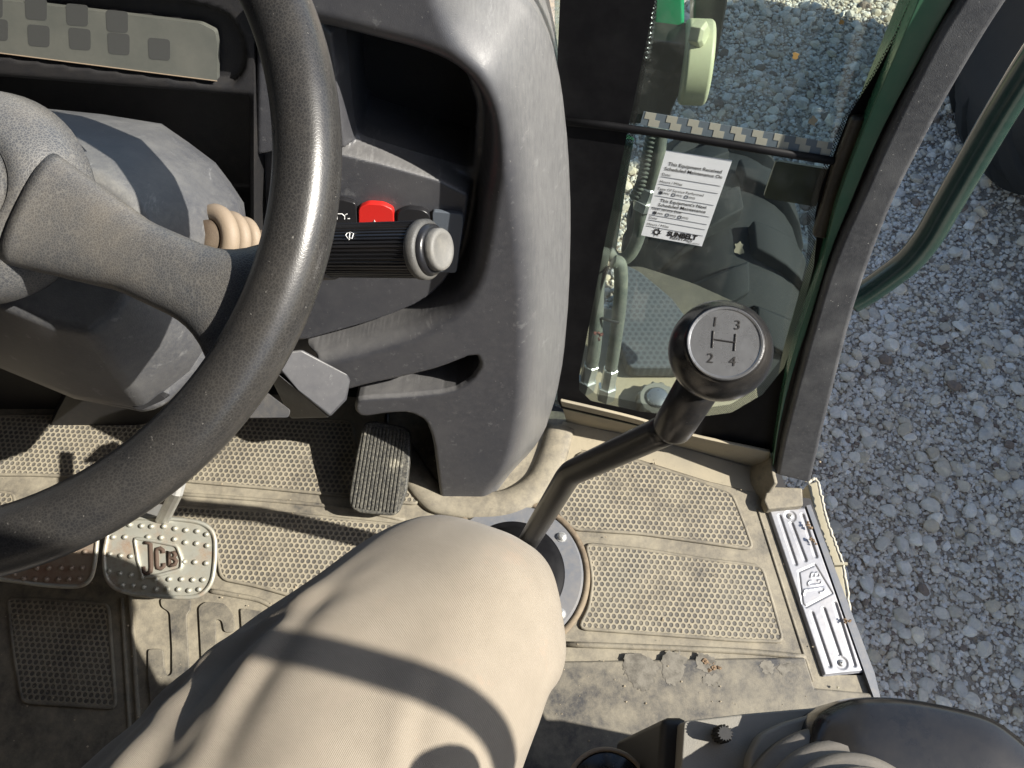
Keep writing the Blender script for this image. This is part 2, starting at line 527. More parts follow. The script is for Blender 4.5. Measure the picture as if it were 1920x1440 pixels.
M['boot'] = plastic('bellows_rubber', (0.12, 0.112, 0.10), 0.3, 0.55, 500, 0.2)
M['brownplate'] = simple('brown_translucent_plate', (0.10, 0.075, 0.035), 0.35)
M['tapegrey'] = simple('tape_grey', (0.12, 0.15, 0.17), 0.5)
M['tapecream'] = simple('tape_cream', (0.36, 0.355, 0.29), 0.5)
M['roofmat'] = simple('headliner', (0.10, 0.10, 0.10), 0.9)
M['mudgrey'] = plastic('mud_caked_steel', (0.075, 0.065, 0.05), 0.5, 0.8, 150, 0.5, dcol=(0.2, 0.17, 0.12), big=22)
M['dirt'] = simple('dried_mud', (0.21, 0.145, 0.09), 0.95)
M['leaf'] = simple('dry_leaf', (0.32, 0.20, 0.06), 0.8)
M['shoe'] = plastic('worn_boot_leather', (0.10, 0.07, 0.045), 0.4, 0.6, 300, 0.3)

def screenmat():
    m = MT('display_screen')
    c = m.mix(m.ramp(m.noise(30, 7, 0.7), 0.35, 0.7), (0.095, 0.10, 0.09), (0.125, 0.127, 0.112))
    m.set(color=c, rough=0.35); return m.m
M['screen'] = screenmat()
M['icon'] = simple('display_icon', (0.062, 0.064, 0.062), 0.4)

def clothmat():
    m = MT('tan_twill_cloth')
    mp = m.n('Mapping'); mp.inputs['Rotation'].default_value = (0, 0, math.radians(24))
    m.t.links.new(m.tc.outputs['Object'], mp.inputs[0])
    wv = m.n('TexWave'); wv.inputs['Scale'].default_value = 330; wv.inputs['Distortion'].default_value = 0.6
    wv.inputs['Detail'].default_value = 2
    m.t.links.new(mp.outputs[0], wv.inputs['Vector'])
    n = m.noise(10, 8, 0.7)
    c = m.mix(m.ramp(n, 0.35, 0.7), (0.285, 0.248, 0.198), (0.215, 0.186, 0.147))
    st = m.math('MULTIPLY', m.ramp(m.noise(22, 7, 0.75), 0.60, 0.72), 0.25)
    c = m.mix(st, c, (0.40, 0.27, 0.19))
    c = m.mix(m.math('MULTIPLY', wv.outputs['Fac'], 0.16), c, (0.2, 0.16, 0.12))
    b = m.bump(wv.outputs['Fac'], 0.35, 0.0006)
    b = m.bump(m.noise(90, 5, 0.6), 0.25, 0.0012, b)
    m.set(color=c, rough=0.9, spec=0.15, normal=b, sheen=0.15)
    return m.m
M['cloth'] = clothmat()

def glassmat():
    m = MT('dusty_tinted_glass')
    tr = m.n('BsdfTransparent'); tr.inputs[0].default_value = (0.76, 0.83, 0.81, 1)
    gl = m.n('BsdfGlossy'); gl.inputs['Roughness'].default_value = 0.02
    lw = m.n('LayerWeight'); lw.inputs[0].default_value = 0.5
    fr = m.math('ADD', 0.035, m.math('MULTIPLY', m.math('POWER', lw.outputs['Facing'], 5.0), 0.9))
    mx = m.n('MixShader'); m.t.links.new(fr, mx.inputs[0])
    m.t.links.new(tr.outputs[0], mx.inputs[1]); m.t.links.new(gl.outputs[0], mx.inputs[2])
    df = m.n('BsdfDiffuse'); df.inputs[0].default_value = (0.55, 0.55, 0.50, 1)
    f = m.math('ADD', m.math('MULTIPLY', m.ramp(m.noise(26, 9, 0.75), 0.5, 0.8), 0.10), 0.028)
    sp = m.math('MULTIPLY', m.ramp(m.noise(240, 3, 0.6), 0.70, 0.76), 0.22)
    mx2 = m.n('MixShader'); m.t.links.new(m.math('ADD', f, sp), mx2.inputs[0])
    m.t.links.new(mx.outputs[0], mx2.inputs[1]); m.t.links.new(df.outputs[0], mx2.inputs[2])
    m.t.links.new(mx2.outputs[0], m.out.inputs[0])
    return m.m
M['glass'] = glassmat()
def dotmat():
    m = MT('printed_dot_border')
    tr = m.n('BsdfTransparent')
    # dots laid on the plane of the glass: x along the pane, z up it
    mp = m.n('Mapping'); mp.inputs['Rotation'].default_value = (math.radians(90), 0, 0)
    m.t.links.new(m.tc.outputs['Object'], mp.inputs[0])
    tc = m.tc; 
    class T: pass
    sep = m.n('Mapping'); sep.inputs['Scale'].default_value = (1 / 0.0030, 1 / 0.0030, 0)
    m.t.links.new(mp.outputs[0], sep.inputs[0])
    ds = []
    for off in ((0, 0, 0), (0.5, 0.5, 0)):
        a = m.n('VectorMath', operation='ADD'); a.inputs[1].default_value = off
        m.t.links.new(sep.outputs[0], a.inputs[0])
        wr = m.n('VectorMath', operation='WRAP'); wr.inputs[1].default_value = (0.5, 0.5, 1); wr.inputs[2].default_value = (-0.5, -0.5, -1)
        m.t.links.new(a.outputs[0], wr.inputs[0])
        ln = m.n('VectorMath', operation='LENGTH'); m.t.links.new(wr.outputs[0], ln.inputs[0]); ds.append(ln.outputs['Value'])
    d = m.math('MINIMUM', ds[0], ds[1])
    k = m.math('LESS_THAN', d, 0.27)
    mx = m.n('MixShader'); m.t.links.new(k, mx.inputs[0])
    m.t.links.new(tr.outputs[0], mx.inputs[1]); m.t.links.new(m.b.outputs[0], mx.inputs[2])
    m.set(color=(0.01, 0.01, 0.01), rough=0.5)
    m.t.links.new(mx.outputs[0], m.out.inputs[0])
    return m.m
M['dots'] = dotmat()
M['frit'] = simple('black_ceramic_print', (0.004, 0.004, 0.005), 0.6, 0, 0.15)
def groundmat():
    m = MT('gravelly_soil')
    v = m.n('TexVoronoi'); v.inputs['Scale'].default_value = 90
    m.t.links.new(m.tc.outputs['Object'], v.inputs['Vector'])
    v2 = m.n('TexVoronoi'); v2.inputs['Scale'].default_value = 220
    m.t.links.new(m.tc.outputs['Object'], v2.inputs['Vector'])
    c = m.mix(m.ramp(m.noise(3, 9, 0.7), 0.35, 0.65), (0.33, 0.265, 0.19), (0.50, 0.43, 0.34))
    pb = m.ramp(v2.outputs['Distance'], 0.25, 0.6, (0.55, 0.54, 0.52), (0.17, 0.15, 0.13))
    c = m.mix(m.math('MULTIPLY', m.ramp(m.noise(40, 5), 0.42, 0.6), 0.7), c, pb)
    b = m.bump(v2.outputs['Distance'], -0.7, 0.006)
    b = m.bump(m.noise(60, 8, 0.7), 0.6, 0.01, b)
    m.set(color=c, rough=0.95, spec=0.2, normal=b); return m.m
M['ground'] = groundmat()
def stonemat():
    m = MT('crushed_limestone')
    a = m.n('Attribute'); a.attribute_name = 'tint'
    n = m.noise(60, 6, 0.7)
    c = m.mix(m.math('MULTIPLY', m.ramp(n, 0.35, 0.7), 0.3), a.outputs['Color'], (0.22, 0.20, 0.175))
    m.set(color=c, rough=0.9, spec=0.25, normal=m.bump(m.noise(200, 5, 0.7), 0.4, 0.002)); return m.m
M['stone'] = stonemat()

# ================================================================== GROUND
GZ = -1.0
def sheet(name, x0, x1, y0, y1, z, mat):
    V = [(x0, y0, z), (x1, y0, z), (x1, y1, z), (x0, y1, z)]
    o = mk(name, (V, [[0, 1, 2, 3]]), mat, loc=(0, 0, z)); tag(o, kind='structure'); return o
sheet('ground', -300, 300, -300, 300, GZ, M['ground'])

def stones():
    bm = bmesh.new(); bmesh.ops.create_icosphere(bm, subdivisions=2, radius=1.0)
    bv = np.array([v.co[:] for v in bm.verts]); bf = np.array([[v.index for v in f.verts] for f in bm.faces]); bm.free()
    bm = bmesh.new(); bmesh.ops.create_icosphere(bm, subdivisions=1, radius=1.0)
    sv = np.array([v.co[:] for v in bm.verts]); sf = np.array([[v.index for v in f.verts] for f in bm.faces]); bm.free()
    def shapes(v, n):
        out = []
        for _ in range(n):
            p = v.copy()
            for _k in range(11):
                d = nrm(RNG.normal(size=3)); h = RNG.uniform(0.55, 0.88)
                e = p @ d; over = np.maximum(e - h, 0)
                p = p - over[:, None] * d
            p *= np.array([1.0, RNG.uniform(0.65, 0.95), RNG.uniform(0.5, 0.8)])
            out.append(p)
        return out
    big, small = shapes(bv, 14), shapes(sv, 14)
    def noise2(x, y):
        return (np.sin(x * 3.1 + 1.3 * np.sin(y * 2.3)) + np.sin(y * 3.7 + 1.7 * np.sin(x * 1.9 + 2)) + 0.6 * np.sin(x * 7.3 + y * 5.1)) / 2.6
    Vs, Fs, Cs = [], [], []; k = 0
    def put(n, lo, hi, shp, faces, x0, x1, y0, y1, thr, pw):
        nonlocal k
        x = RNG.uniform(x0, x1, n); y = RNG.uniform(y0, y1, n)
        keep = noise2(x, y) + RNG.uniform(-0.5, 0.5, n) > thr
        for X, Y in zip(x[keep], y[keep]):
            s = lo + (hi - lo) * RNG.random() ** pw
            p = shp[RNG.integers(len(shp))] * s
            a = RNG.uniform(0, 6.28); c, q = math.cos(a), math.sin(a)
            tl = RNG.uniform(-0.3, 0.3, 2)
            R = np.array([[c, -q, 0], [q, c, 0], [0, 0, 1]]) @ np.array([[1, 0, tl[0]], [0, 1, tl[1]], [-tl[0], -tl[1], 1]])
            Vs.append(p @ R.T + [X, Y, s * RNG.uniform(0.15, 0.4)])
            Fs.append(faces + k); k += len(p)
            g = RNG.uniform(0.48, 0.80); wv = RNG.uniform(0.09, 0.20)
            t = (g + wv * 0.5, g, g - wv * 0.7) if RNG.random() > 0.05 else (0.24, 0.18, 0.14)
            Cs.append(np.tile([*t, 1], (len(p), 1)))
    put(7000, 0.009, 0.028, big, bf, 0.3, 2.5, -0.2, 3.8, -0.7, 2.2)
    put(66000, 0.004, 0.012, small, sf, 0.3, 2.4, -0.1, 3.8, -0.95, 1.0)
    put(16000, 0.004, 0.009, small, sf, 0.45, 1.6, -0.1, 1.8, -2, 1.0)
    V = np.concatenate(Vs); F = np.concatenate(Fs); Cc = np.concatenate(Cs)
    me = bpy.data.meshes.new('gravel')
    me.vertices.add(len(V)); me.vertices.foreach_set('co', V.ravel())
    me.loops.add(F.size); me.loops.foreach_set('vertex_index', F.ravel().astype(np.int32))
    me.polygons.add(len(F)); me.polygons.foreach_set('loop_start', np.arange(len(F), dtype=np.int32) * 3)
    me.update(calc_edges=True); me.validate(); me.shade_flat()
    at_ = me.attributes.new('tint', 'FLOAT_COLOR', 'POINT'); at_.data.foreach_set('color', Cc.ravel().astype(np.float32))
    me.materials.append(M['stone'])
    o = bpy.data.objects.new('gravel', me); COL.objects.link(o); o.location = (0, 0, GZ)
    tag(o, 'crushed pale limestone gravel covering the ground beside the machine', 'gravel', kind='stuff')
stones()

# ================================================================== CAB STRUCTURE
floor_px = [(-330, 700), (600, 700), (1060, 752), (1250, 803), (1450, 848), (1480, 930), (1520, 935), (1650, 1310), (1700, 1600), (-500, 1600)]
o = mk('cab_floor', pprism(floor_px, lambda u, v: onz(u, v, -0.012), (0, 0, -0.03)), M['dark'], loc=(0, 0.3, -0.04))
tag(o, kind='structure')
o = mk('cab_roof', box((-0.3, -0.1, 1.60), (0.82, 0.95, 0.04)), M['roofmat'], loc=(-0.3, -0.1, 1.56)); tag(o, kind='structure')
o = mk('cab_side_wall', box((-1.06, -0.1, 0.755), (0.03, 0.95, 0.795)), M['dark'], loc=(-1.06, -0.1, 0)); tag(o, kind='structure')  # unseen; solid up to the roof, without windows, to cut sky fill
o = mk('cab_rear_wall', box((-0.3, -1.02, 0.75), (0.80, 0.03, 0.8)), M['dark'], loc=(-0.3, -1.02, -0.05)); tag(o, kind='structure')  # unseen, closed to full height to darken the shade inside the cab
o = mk('cab_front_wall', merge(box((-0.55, 0.67, 0.2), (0.5, 0.02, 0.24)), box((-0.28, 0.72, -0.5), (0.32, 0.03, 0.45))), M['dark'], loc=(-0.55, 0.67, -0.04)); tag(o, kind='structure')

# ------------------------------------------------------------------ floor mat
mat_t = thing('floor_mat', 'dusty black rubber cab floor mat with dimpled pads', 'floor mat', (0, 0.3, 0))
mpx = [(-330, 740), (600, 740), (1056, 772), (1200, 812), (1440, 858), (1432, 925), (1450, 955), (1550, 1266), (1640, 1266), (1648, 1310), (1690, 1560), (-480, 1560)]
mk('mat_sheet', pprism(mpx, lambda u, v: onz(u, v, 0.0), (0, 0, -0.01)), M['mat'], mat_t)
mk('mat_sheet_front', pprism([(1056, 790), (1200, 822), (1300, 846), (1430, 884), (1425, 925), (1330, 903), (1200, 862), (1090, 843), (1060, 905), (1000, 960), (940, 962), (1010, 900)], lambda u, v: onz(u, v, 0.0012), (0, 0, -0.003)), M['matlight'], mat_t)
def pad(px, mat=None, h=0.0035, r=14):
    q = roundc(px, r, 3)
    o = mk('mat_pad', pprism(q, lambda u, v: onz(u, v, h), (0, 0, -h)), mat or M['matpad'], mat_t, bevel=0.0012, seg=2)
    # raised rim of rubber round the pad
    P = np.array([onz(u, v, h * 0.55) for u, v in q])
    mk('pad_edge', tube(P, 0.0028, 6, closed=True), M['mat'], mat_t, smooth=True)
    return o
pad([(1085, 848), (1180, 862), (1280, 892), (1372, 925), (1392, 975), (1412, 1030), (1330, 1018), (1200, 1000), (1075, 992), (1045, 962), (1062, 905)])
pad([(1098, 1020), (1200, 1030), (1330, 1050), (1428, 1062), (1448, 1130), (1468, 1203), (1380, 1200), (1250, 1190), (1085, 1178), (1105, 1140), (1112, 1090), (1106, 1048)])
pad([(-20, 780), (300, 778), (660, 790), (668, 860), (780, 925), (785, 945), (650, 930), (500, 915), (330, 900), (60, 890), (-20, 890)])
pad([(315, 948), (430, 955), (560, 965), (720, 982), (820, 992), (760, 1030), (640, 1075), (552, 1118), (480, 1098), (415, 1085), (402, 1000), (310, 985)])
pad([(15, 1122), (110, 1126), (203, 1134), (210, 1230), (217, 1328), (130, 1322), (43, 1317), (26, 1220)])
pad([(-90, 915), (28, 925), (28, 1080), (-90, 1080)])
# lettering and its frame on the mat
def lett(px, r=6):
    mk('mat_letter', pprism(roundc(px, r, 3), lambda u, v: onz(u, v, 0.004), (0, 0, -0.004)), M['letter'], mat_t, bevel=0.0012)
lett([(300, 1122), (357, 1122), (357, 1144), (349, 1152), (353, 1230), (358, 1330), (350, 1370), (300, 1372), (284, 1340), (277, 1270), (277, 1217), (305, 1216), (308, 1255), (312, 1268), (322, 1264), (322, 1215), (318, 1148), (302, 1138)])
lett([(372, 1138), (385, 1128), (420, 1131), (434, 1148), (441, 1180), (432, 1186), (420, 1185), (416, 1163), (403, 1160), (405, 1215), (408, 1262), (420, 1270), (432, 1262), (440, 1250), (447, 1290), (430, 1310), (395, 1310), (380, 1290)])
lett([(450, 1140), (490, 1146), (508, 1165), (510, 1190), (500, 1210), (512, 1240), (510, 1280), (490, 1300), (460, 1298)])
def rib(px, w=0.006, h=0.004, mat=None, name='mat_rib'):
    P = catmull([onz(u, v, 0.0) for u, v in px], 5)
    mk(name, tube(P, w, 8, sx=1.0, sy=1.0), mat or M['mat'], mat_t, smooth=True)
rib([(243, 1116), (250, 1200), (256, 1300), (262, 1400)], 0.0035)
rib([(228, 1122), (236, 1250), (245, 1400)], 0.003)
rib([(395, 1108), (440, 1116), (490, 1127), (520, 1150), (536, 1200)], 0.0035)
rib([(320, 925), (500, 938), (640, 952), (760, 975)], 0.003)
rib([(1060, 1208), (1250, 1215), (1400, 1222), (1510, 1232)], 0.004)
rib([(1421, 955), (1448, 1040), (1490, 1172), (1524, 1278)], 0.0022)
# front upstand of the mat
def strip(a, b, name, mat, parent, th=0.006, n=NGV):
    rows = [catmull(a, 6), catmull(b, 6)]
    k = len(rows[0]); V = np.concatenate([rows[0], rows[1], rows[0] + n * -th, rows[1] + n * -th]); F = []
    for i in range(k - 1):
        F += [[i, i + 1, k + i + 1, k + i], [2 * k + i + 1, 2 * k + i, 3 * k + i, 3 * k + i + 1], [i + 1, i, 2 * k + i, 2 * k + i + 1], [k + i, k + i + 1, 3 * k + i + 1, 3 * k + i]]
    F += [[0, k, 3 * k, 2 * k], [k - 1, 3 * k - 1, 4 * k - 1, 2 * k - 1]]
    return mk(name, (V, F), mat, parent, smooth=False, bevel=0.002)
top = [gls(u, v, 0.012) for u, v in [(1050, 752), (1120, 768), (1200, 788), (1300, 818), (1445, 848)]]
bot = [onz(u, v, 0.0) for u, v in [(1062, 792), (1120, 804), (1200, 820), (1300, 845), (1440, 884)]]
strip(top, bot, 'mat_upstand', M['matlight'], mat_t)
side_t = [onz(u, v, 0.045) for u, v in [(1446, 845), (1447, 880), (1452, 905)]]
side_b = [onz(u, v, 0.0) for u, v in [(1408, 868), (1406, 905), (1428, 940)]]
strip(side_t, side_b, 'mat_upstand', M['mat'], mat_t, n=np.array([-1., 0, 0.3]))
mk('mat_flap', pprism([(1432, 938), (1440, 908), (1452, 912), (1505, 914), (1507, 948), (1440, 955)], lambda u, v: onz(u, v, 0.02), (0, 0, -0.02)), M['mat'], mat_t, bevel=0.003)
# raised lip of the mat round the foot of the console
lip = catmull([onz(u, v, 0.004) for u, v in [(742, 830), (775, 885), (805, 925), (830, 940), (900, 948), (960, 940), (1010, 908), (1035, 860), (1052, 800)]], 8)
mk('mat_lip', tube(lip, [0.021] * len(lip), 12, sy=0.42), M['mat'], mat_t, smooth=True)
lip = catmull([onz(u, v, 0.0) for u, v in [(760, 955), (850, 965), (940, 972), (1005, 945), (1050, 905)]], 8)
# rear part: a moulded step running up to the seat base
o = mk('mat_step', pprism([(1010, 1245), (1060, 1240), (1510, 1232), (1528, 1290), (1640, 1300), (1700, 1560), (800, 1560)], lambda u, v: onz(u, v, 0.006), (0, 0, -0.006)), M['letter'], mat_t, bevel=0.003)
dustm = plastic('grey_boot_print_dust', (0.20, 0.185, 0.155), 1.0, 0.85, 300, 0.3, dcol=(0.10, 0.092, 0.078), big=60, lo=0.4, hi=0.6)
for q in ([(1165, 1228), (1200, 1222), (1230, 1240), (1235, 1262), (1215, 1300), (1190, 1290), (1170, 1262)], [(1240, 1222), (1280, 1222), (1290, 1255), (1265, 1290), (1245, 1280)],
          [(1300, 1225), (1345, 1228), (1338, 1260), (1312, 1262)], [(1312, 1268), (1345, 1262), (1352, 1280), (1325, 1288)], [(1422, 1238), (1450, 1240), (1455, 1262), (1430, 1262)], [(1456, 1242), (1500, 1244), (1480, 1262), (1462, 1264)]):
    qq = chaikin(q, 2); qq = chaikin(qq, 1); qq = qq + RNG.normal(size=qq.shape) * 2.0
    mk('boot_print', pprism(qq, lambda u, v: onz(u, v, 0.0064), (0, 0, -0.0006)), dustm, mat_t)
gg = []
for _ in range(420):
    u, v = RNG.uniform(0, 1540), RNG.uniform(800, 1400)
    gr_ = 0.0005 + 0.0013 * RNG.random() ** 3
    gv, gf = ballgeo(onz(u, v, 0.0065 if v > 1245 and u > 1000 else 0.004) + np.array([0, 0, gr_ * 0.4]), gr_, 6, 4, (1, RNG.uniform(.6, 1), .6))
    gg.append((gv + RNG.normal(size=gv.shape) * gr_ * 0.15, gf))
tag(mk('grit', merge(*gg), M['sand']), 'fine loose grit scattered over the rubber floor mat', 'grit', kind='stuff')
# lumps of mud left on the mat
def lump(name, c, r, mat, n=5, label=None, cat=None):
    gs = []
    for _ in range(n):
        p = np.array(c) + RNG.normal(size=3) * r * np.array([0.8, 0.8, 0.15])
        v, f = ballgeo(p, r * RNG.uniform(0.35, 0.7), 9, 6, (1, RNG.uniform(.6, 1), .55))
        v = v + RNG.normal(size=v.shape) * r * 0.1
        gs.append((v, f))
    o = mk(name, merge(*gs), mat)
    return tag(o, label, cat)
lump('mud_clod', onz(1331, 1248, 0.006), 0.0055, M['dirt'], 11, 'small brown clod of dried mud on the mat below the dimpled pads', 'mud')
lump('pebble', onz(1571, 1289, 0.008), 0.0035, M['olive'], 1, 'tiny pale pebble on the mat behind the metal sill plate', 'pebble')
lump('mud_crumb', onz(1200, 1418, 0.008), 0.010, M['dirt'], 10, 'scattered crumbs of mud on the shaded mat near the seat base', 'mud')

# ------------------------------------------------------------------ sill plate
sill = thing('sill_plate', 'pressed bare metal door sill plate with grooves and embossed letters', 'sill plate', onz(1530, 1110, 0))
sp = [onz(1440, 955, 0.012), onz(1511, 950, 0.012), onz(1622, 1260, 0.012), onz(1545, 1268, 0.012)]
PS = Plane([0, 0, -1.0], -0.006)
PS.A = np.array([1., 0, 0]); PS.B = np.array([0, 1., 0]); PS.N = np.array([0, 0, 1.]); PS.O = np.array([0, 0, 0.006])
def sab(px): return np.array([onz(u, v, 0.006)[:2] for u, v in px])
grooves = [((1462, 968), (1492, 1057)), ((1483, 978), (1510, 1050)), ((1505, 966), (1530, 1043)),
           ((1523, 1150), (1556, 1248)), ((1545, 1142), (1575, 1230)), ((1566, 1132), (1602, 1247))]
GR = [sab(g) for g in grooves]
FRM = sab([(1498, 1072), (1528, 1059), (1560, 1112), (1511, 1138), (1505, 1132), (1498, 1072)])
def jcbseg(fn):
    """stroke skeletons of the three letters in a unit box; fn maps it to the surface"""
    J = [(0.02, 0.25), (0.03, 0.08), (0.12, 0.0), (0.22, 0.05), (0.24, 0.2), (0.24, 1.0), (0.08, 1.0)]
    C = [(0.58, 0.72), (0.58, 0.85), (0.50, 0.92), (0.42, 0.87), (0.40, 0.75), (0.40, 0.25), (0.42, 0.13), (0.50, 0.08), (0.58, 0.15), (0.58, 0.3)]
    B = [(0.74, 0.15), (0.74, 0.85), (0.88, 0.84), (0.92, 0.72), (0.88, 0.55), (0.74, 0.52), (0.88, 0.50), (0.94, 0.34), (0.90, 0.17), (0.74, 0.15)]
    return [[fn(*p) for p in s] for s in (J, C, B)]
def quadmap(tl, tr, br, bl):
    tl, tr, br, bl = map(np.array, (tl, tr, br, bl))
    return lambda s, t: tuple((bl * (1 - s) + br * s) * (1 - t) + (tl * (1 - s) + tr * s) * t)
jm = quadmap((1505, 1118), (1520, 1070), (1538, 1072), (1548, 1110))
JL = [sab(s) for s in jcbseg(jm)]
SCR = sab([(1482, 968), (1578, 1243)])
def sd(P):
    d = np.zeros(len(P))
    for g in GR:
        d = np.minimum(d, -0.0022 * (1 - sst(dline(P, g), 0.0010, 0.0034)))
    d = np.minimum(d, -0.0014 * (1 - sst(dline(P, FRM), 0.0006, 0.0018)))
    for s in JL: d = d + 0.0011 * (1 - sst(dline(P, s), 0.0007, 0.0016))
    for c in SCR:
        r = np.linalg.norm(P - c, axis=1)
        d = np.where(r < 0.0095, -0.0014 * (1 - sst(r, 0.0072, 0.009)), d)
    e = -sdf(P, sab([(1440, 955), (1511, 950), (1622, 1260), (1545, 1268)]))
    return d - 0.003 * (1 - sst(e, 0, 0.003))
mk('plate', relief(PS, sab([(1440, 955), (1511, 950), (1622, 1260), (1545, 1268)]), sd, 0.0009, 0.012), M['alu'], sill, smooth=True, fix=False)
for c in SCR:
    p = np.array([c[0], c[1], 0.0046])
    s = mk('screw', lathe([(0.0005, 0.0028), (0.0030, 0.0026), (0.0042, 0.0012), (0.0045, 0.0)], p, (0, 0, 1), 20), M['zinc'], sill, smooth=True)
    mk('socket', lathe([(0.0013, 0.0), (0.0013, 0.0031)], p, (0, 0, 1), 6), M['black'], sill)
# rust bites on the outer edge of the plate
for (u, v, n) in ((1516, 985, 5), (1524, 1010, 6), (1590, 1165, 5)):
    lump('mud_smear', onz(u, v, 0.0125), 0.004, M['dirt'], n, {1516: 'brown dirt smear on the front end of the metal sill plate', 1524: 'dirt crumbs beside the groove near the front screw of the sill plate', 1590: 'dirt streak at the outer edge of the sill plate behind the letters'}[u], 'dirt')
# outer flank of the sill and the cream flange outside it
o = mk('sill_flank', pprism([(1512, 948), (1520, 946), (1640, 1262), (1652, 1312), (1640, 1312), (1622, 1262)], lambda u, v: onz(u, v, 0.008), (0, 0, -0.16)), M['ringgrey'], loc=onz(1570, 1100, -0.15))
tag(o, 'grey painted outer flank under the metal sill plate', 'sill')
fl = thing('body_flange', 'pale cream sheet metal flange with ragged sealant outside the sill', 'flange', onz(1560, 1040, -0.12))
fpx = [(1514, 908), (1532, 902), (1545, 960), (1562, 1010), (1580, 1065), (1592, 1150), (1600, 1200), (1590, 1200), (1560, 1080)]
mk('flange_sheet', pprism(fpx, lambda u, v: onz(u, v, -0.06), (0, 0, -0.08)), M['olive'], fl, bevel=0.002)
pth = catmull([onz(u, v, -0.05) for u, v in [(1516, 904), (1532, 901), (1546, 960), (1563, 1010), (1582, 1065), (1594, 1150)]], 14)
pth = pth + RNG.normal(size=pth.shape) * 0.0006
mk('sealant_bead', tube(pth, [0.0016 + 0.0010 * RNG.random() for _ in pth], 8), simple('sealant', (0.46, 0.43, 0.35), 0.8), fl, smooth=True)
mk('stiffener', box(onz(1572, 1060, -0.058), (0.010, 0.002, 0.01)), M['olive'], fl)

# ------------------------------------------------------------------ console: moulded dashboard side
PC = Plane(NC, CC)
outer_px = [(478, -80), (860, -80), (915, -20), (962, 5), (1008, 55), (1038, 120), (1058, 210), (1070, 320), (1075, 450), (1071, 600), (1060, 720),
            (1046, 790), (1022, 860), (985, 905), (930, 926), (870, 928), (829, 920), (822, 860), (814, 795), (800, 758), (772, 744), (735, 745), (684, 753), (669, 740),
            (673, 720), (690, 715), (770, 711), (850, 702), (884, 682), (902, 654), (893, 634), (830, 660), (760, 678), (700, 690), (652, 704), (606, 668), (596, 640), (478, 640)]
OUT = PC.ab(np.concatenate([chaikin(outer_px, 1, True, 0.2)]))
RIGHT = PC.ab(chaikin([(930, -160), (945, -40), (968, 5), (1008, 55), (1038, 120), (1058, 210), (1070, 320), (1075, 450), (1071, 600), (1060, 720), (1046, 790), (1022, 860), (985, 905)], 4, False))
INN = PC.ab(chaikin([(420, 12), (600, 34), (700, 60), (800, 85), (862, 115), (900, 160), (918, 220), (915, 300), (905, 360), (895, 430), (880, 500), (850, 545), (800, 578), (740, 602), (600, 640), (420, 660)], 2))
POCK = PC.ab(roundc([(636, 55), (700, 72), (770, 92), (832, 120), (872, 160), (892, 220), (889, 290), (884, 346), (700, 292), (664, 280), (655, 250)], 14, 4))
PANL = PC.ab(chaikin([(520, 262), (655, 284), (884, 350), (880, 400), (866, 470), (846, 522), (800, 566), (720, 600), (600, 634), (520, 655)], 1))
STRP = PC.ab([(470, -90), (600, -90), (612, 40), (630, 60), (655, 284), (560, 284), (470, 300)])
LFAC = PC.ab([(470, 650), (590, 640), (655, 703), (650, 748), (617, 782), (470, 792)])
LDGE = PC.ab([(655, 284), (884, 350)])
def cd_(P):
    t = dline(P, RIGHT); so = -sdf(P, OUT)
    sI = sdf(P, INN); sP = sdf(P, POCK); sN = sdf(P, PANL); sS = sdf(P, STRP); sL = sdf(P, LFAC)
    d = np.zeros(len(P))
    # rolled bolster that frames the recess
    bol = 0.030 * np.sqrt(np.clip(1 - (1 - np.clip(sI / 0.020, 0, 1)) ** 2, 0, 1))
    flank = -0.085 * (1 - sst(t, -0.020, 0.066))
    d = np.where(sI > 0, bol + flank, -0.026 * sst(-sI, 0.0, 0.006))
    # strip on the left, the switch panel, the pocket
    k = sst(-sN, -0.001, 0.004); d = np.where(sI < 0, np.maximum(d, -0.026 + 0.026 * k), d)
    k = sst(-sS, -0.002, 0.005); d = np.maximum(d, np.where(sI < 0.03, -0.026 + 0.026 * k, d))
    d = d - 0.006 * (1 - np.sqrt(np.clip(1 - (1 - np.clip(sP / 0.006, 0, 1)) ** 2, 0, 1)))
    # ledge: top edge of the panel rolls over into the pocket
    led = dline(P, LDGE)
    # lower left facet
    # rounding at every free edge
    e = np.clip(so / 0.006, 0, 1)
    d = d - 0.006 * (1 - np.sqrt(np.clip(1 - (1 - e) ** 2, 0, 1)))
    return d
def set_sunlit_brush(o):
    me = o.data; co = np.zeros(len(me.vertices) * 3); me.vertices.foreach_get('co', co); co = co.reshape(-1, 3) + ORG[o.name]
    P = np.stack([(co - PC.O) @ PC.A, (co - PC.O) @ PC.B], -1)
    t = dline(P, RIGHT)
    wv = (1 - sst(t, 0.030, 0.064)) * 0.75  # paler towards the right edge, where the flank turns to the sun
    a = me.attributes.new('sunlit_brush', 'FLOAT', 'POINT'); a.data.foreach_set('value', wv.astype(np.float32))
dash = thing('dashboard_console', 'grey moulded plastic dashboard console with dark storage pocket and foot', 'dashboard', onz(900, 900, 0))
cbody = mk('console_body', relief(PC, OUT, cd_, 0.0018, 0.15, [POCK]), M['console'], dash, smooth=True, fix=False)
set_sunlit_brush(cbody)
# backing behind the slots, so that the console is a closed body
bk = [con(u, v, -0.120) for u, v in [(485, -80), (860, -80), (1000, 60), (1050, 220), (1062, 450), (1050, 640), (960, 690), (690, 690), (640, 640), (485, 630)]]
mk('console_back', prism(bk, np.array([0, 0.02, 0])), M['dark'], dash)
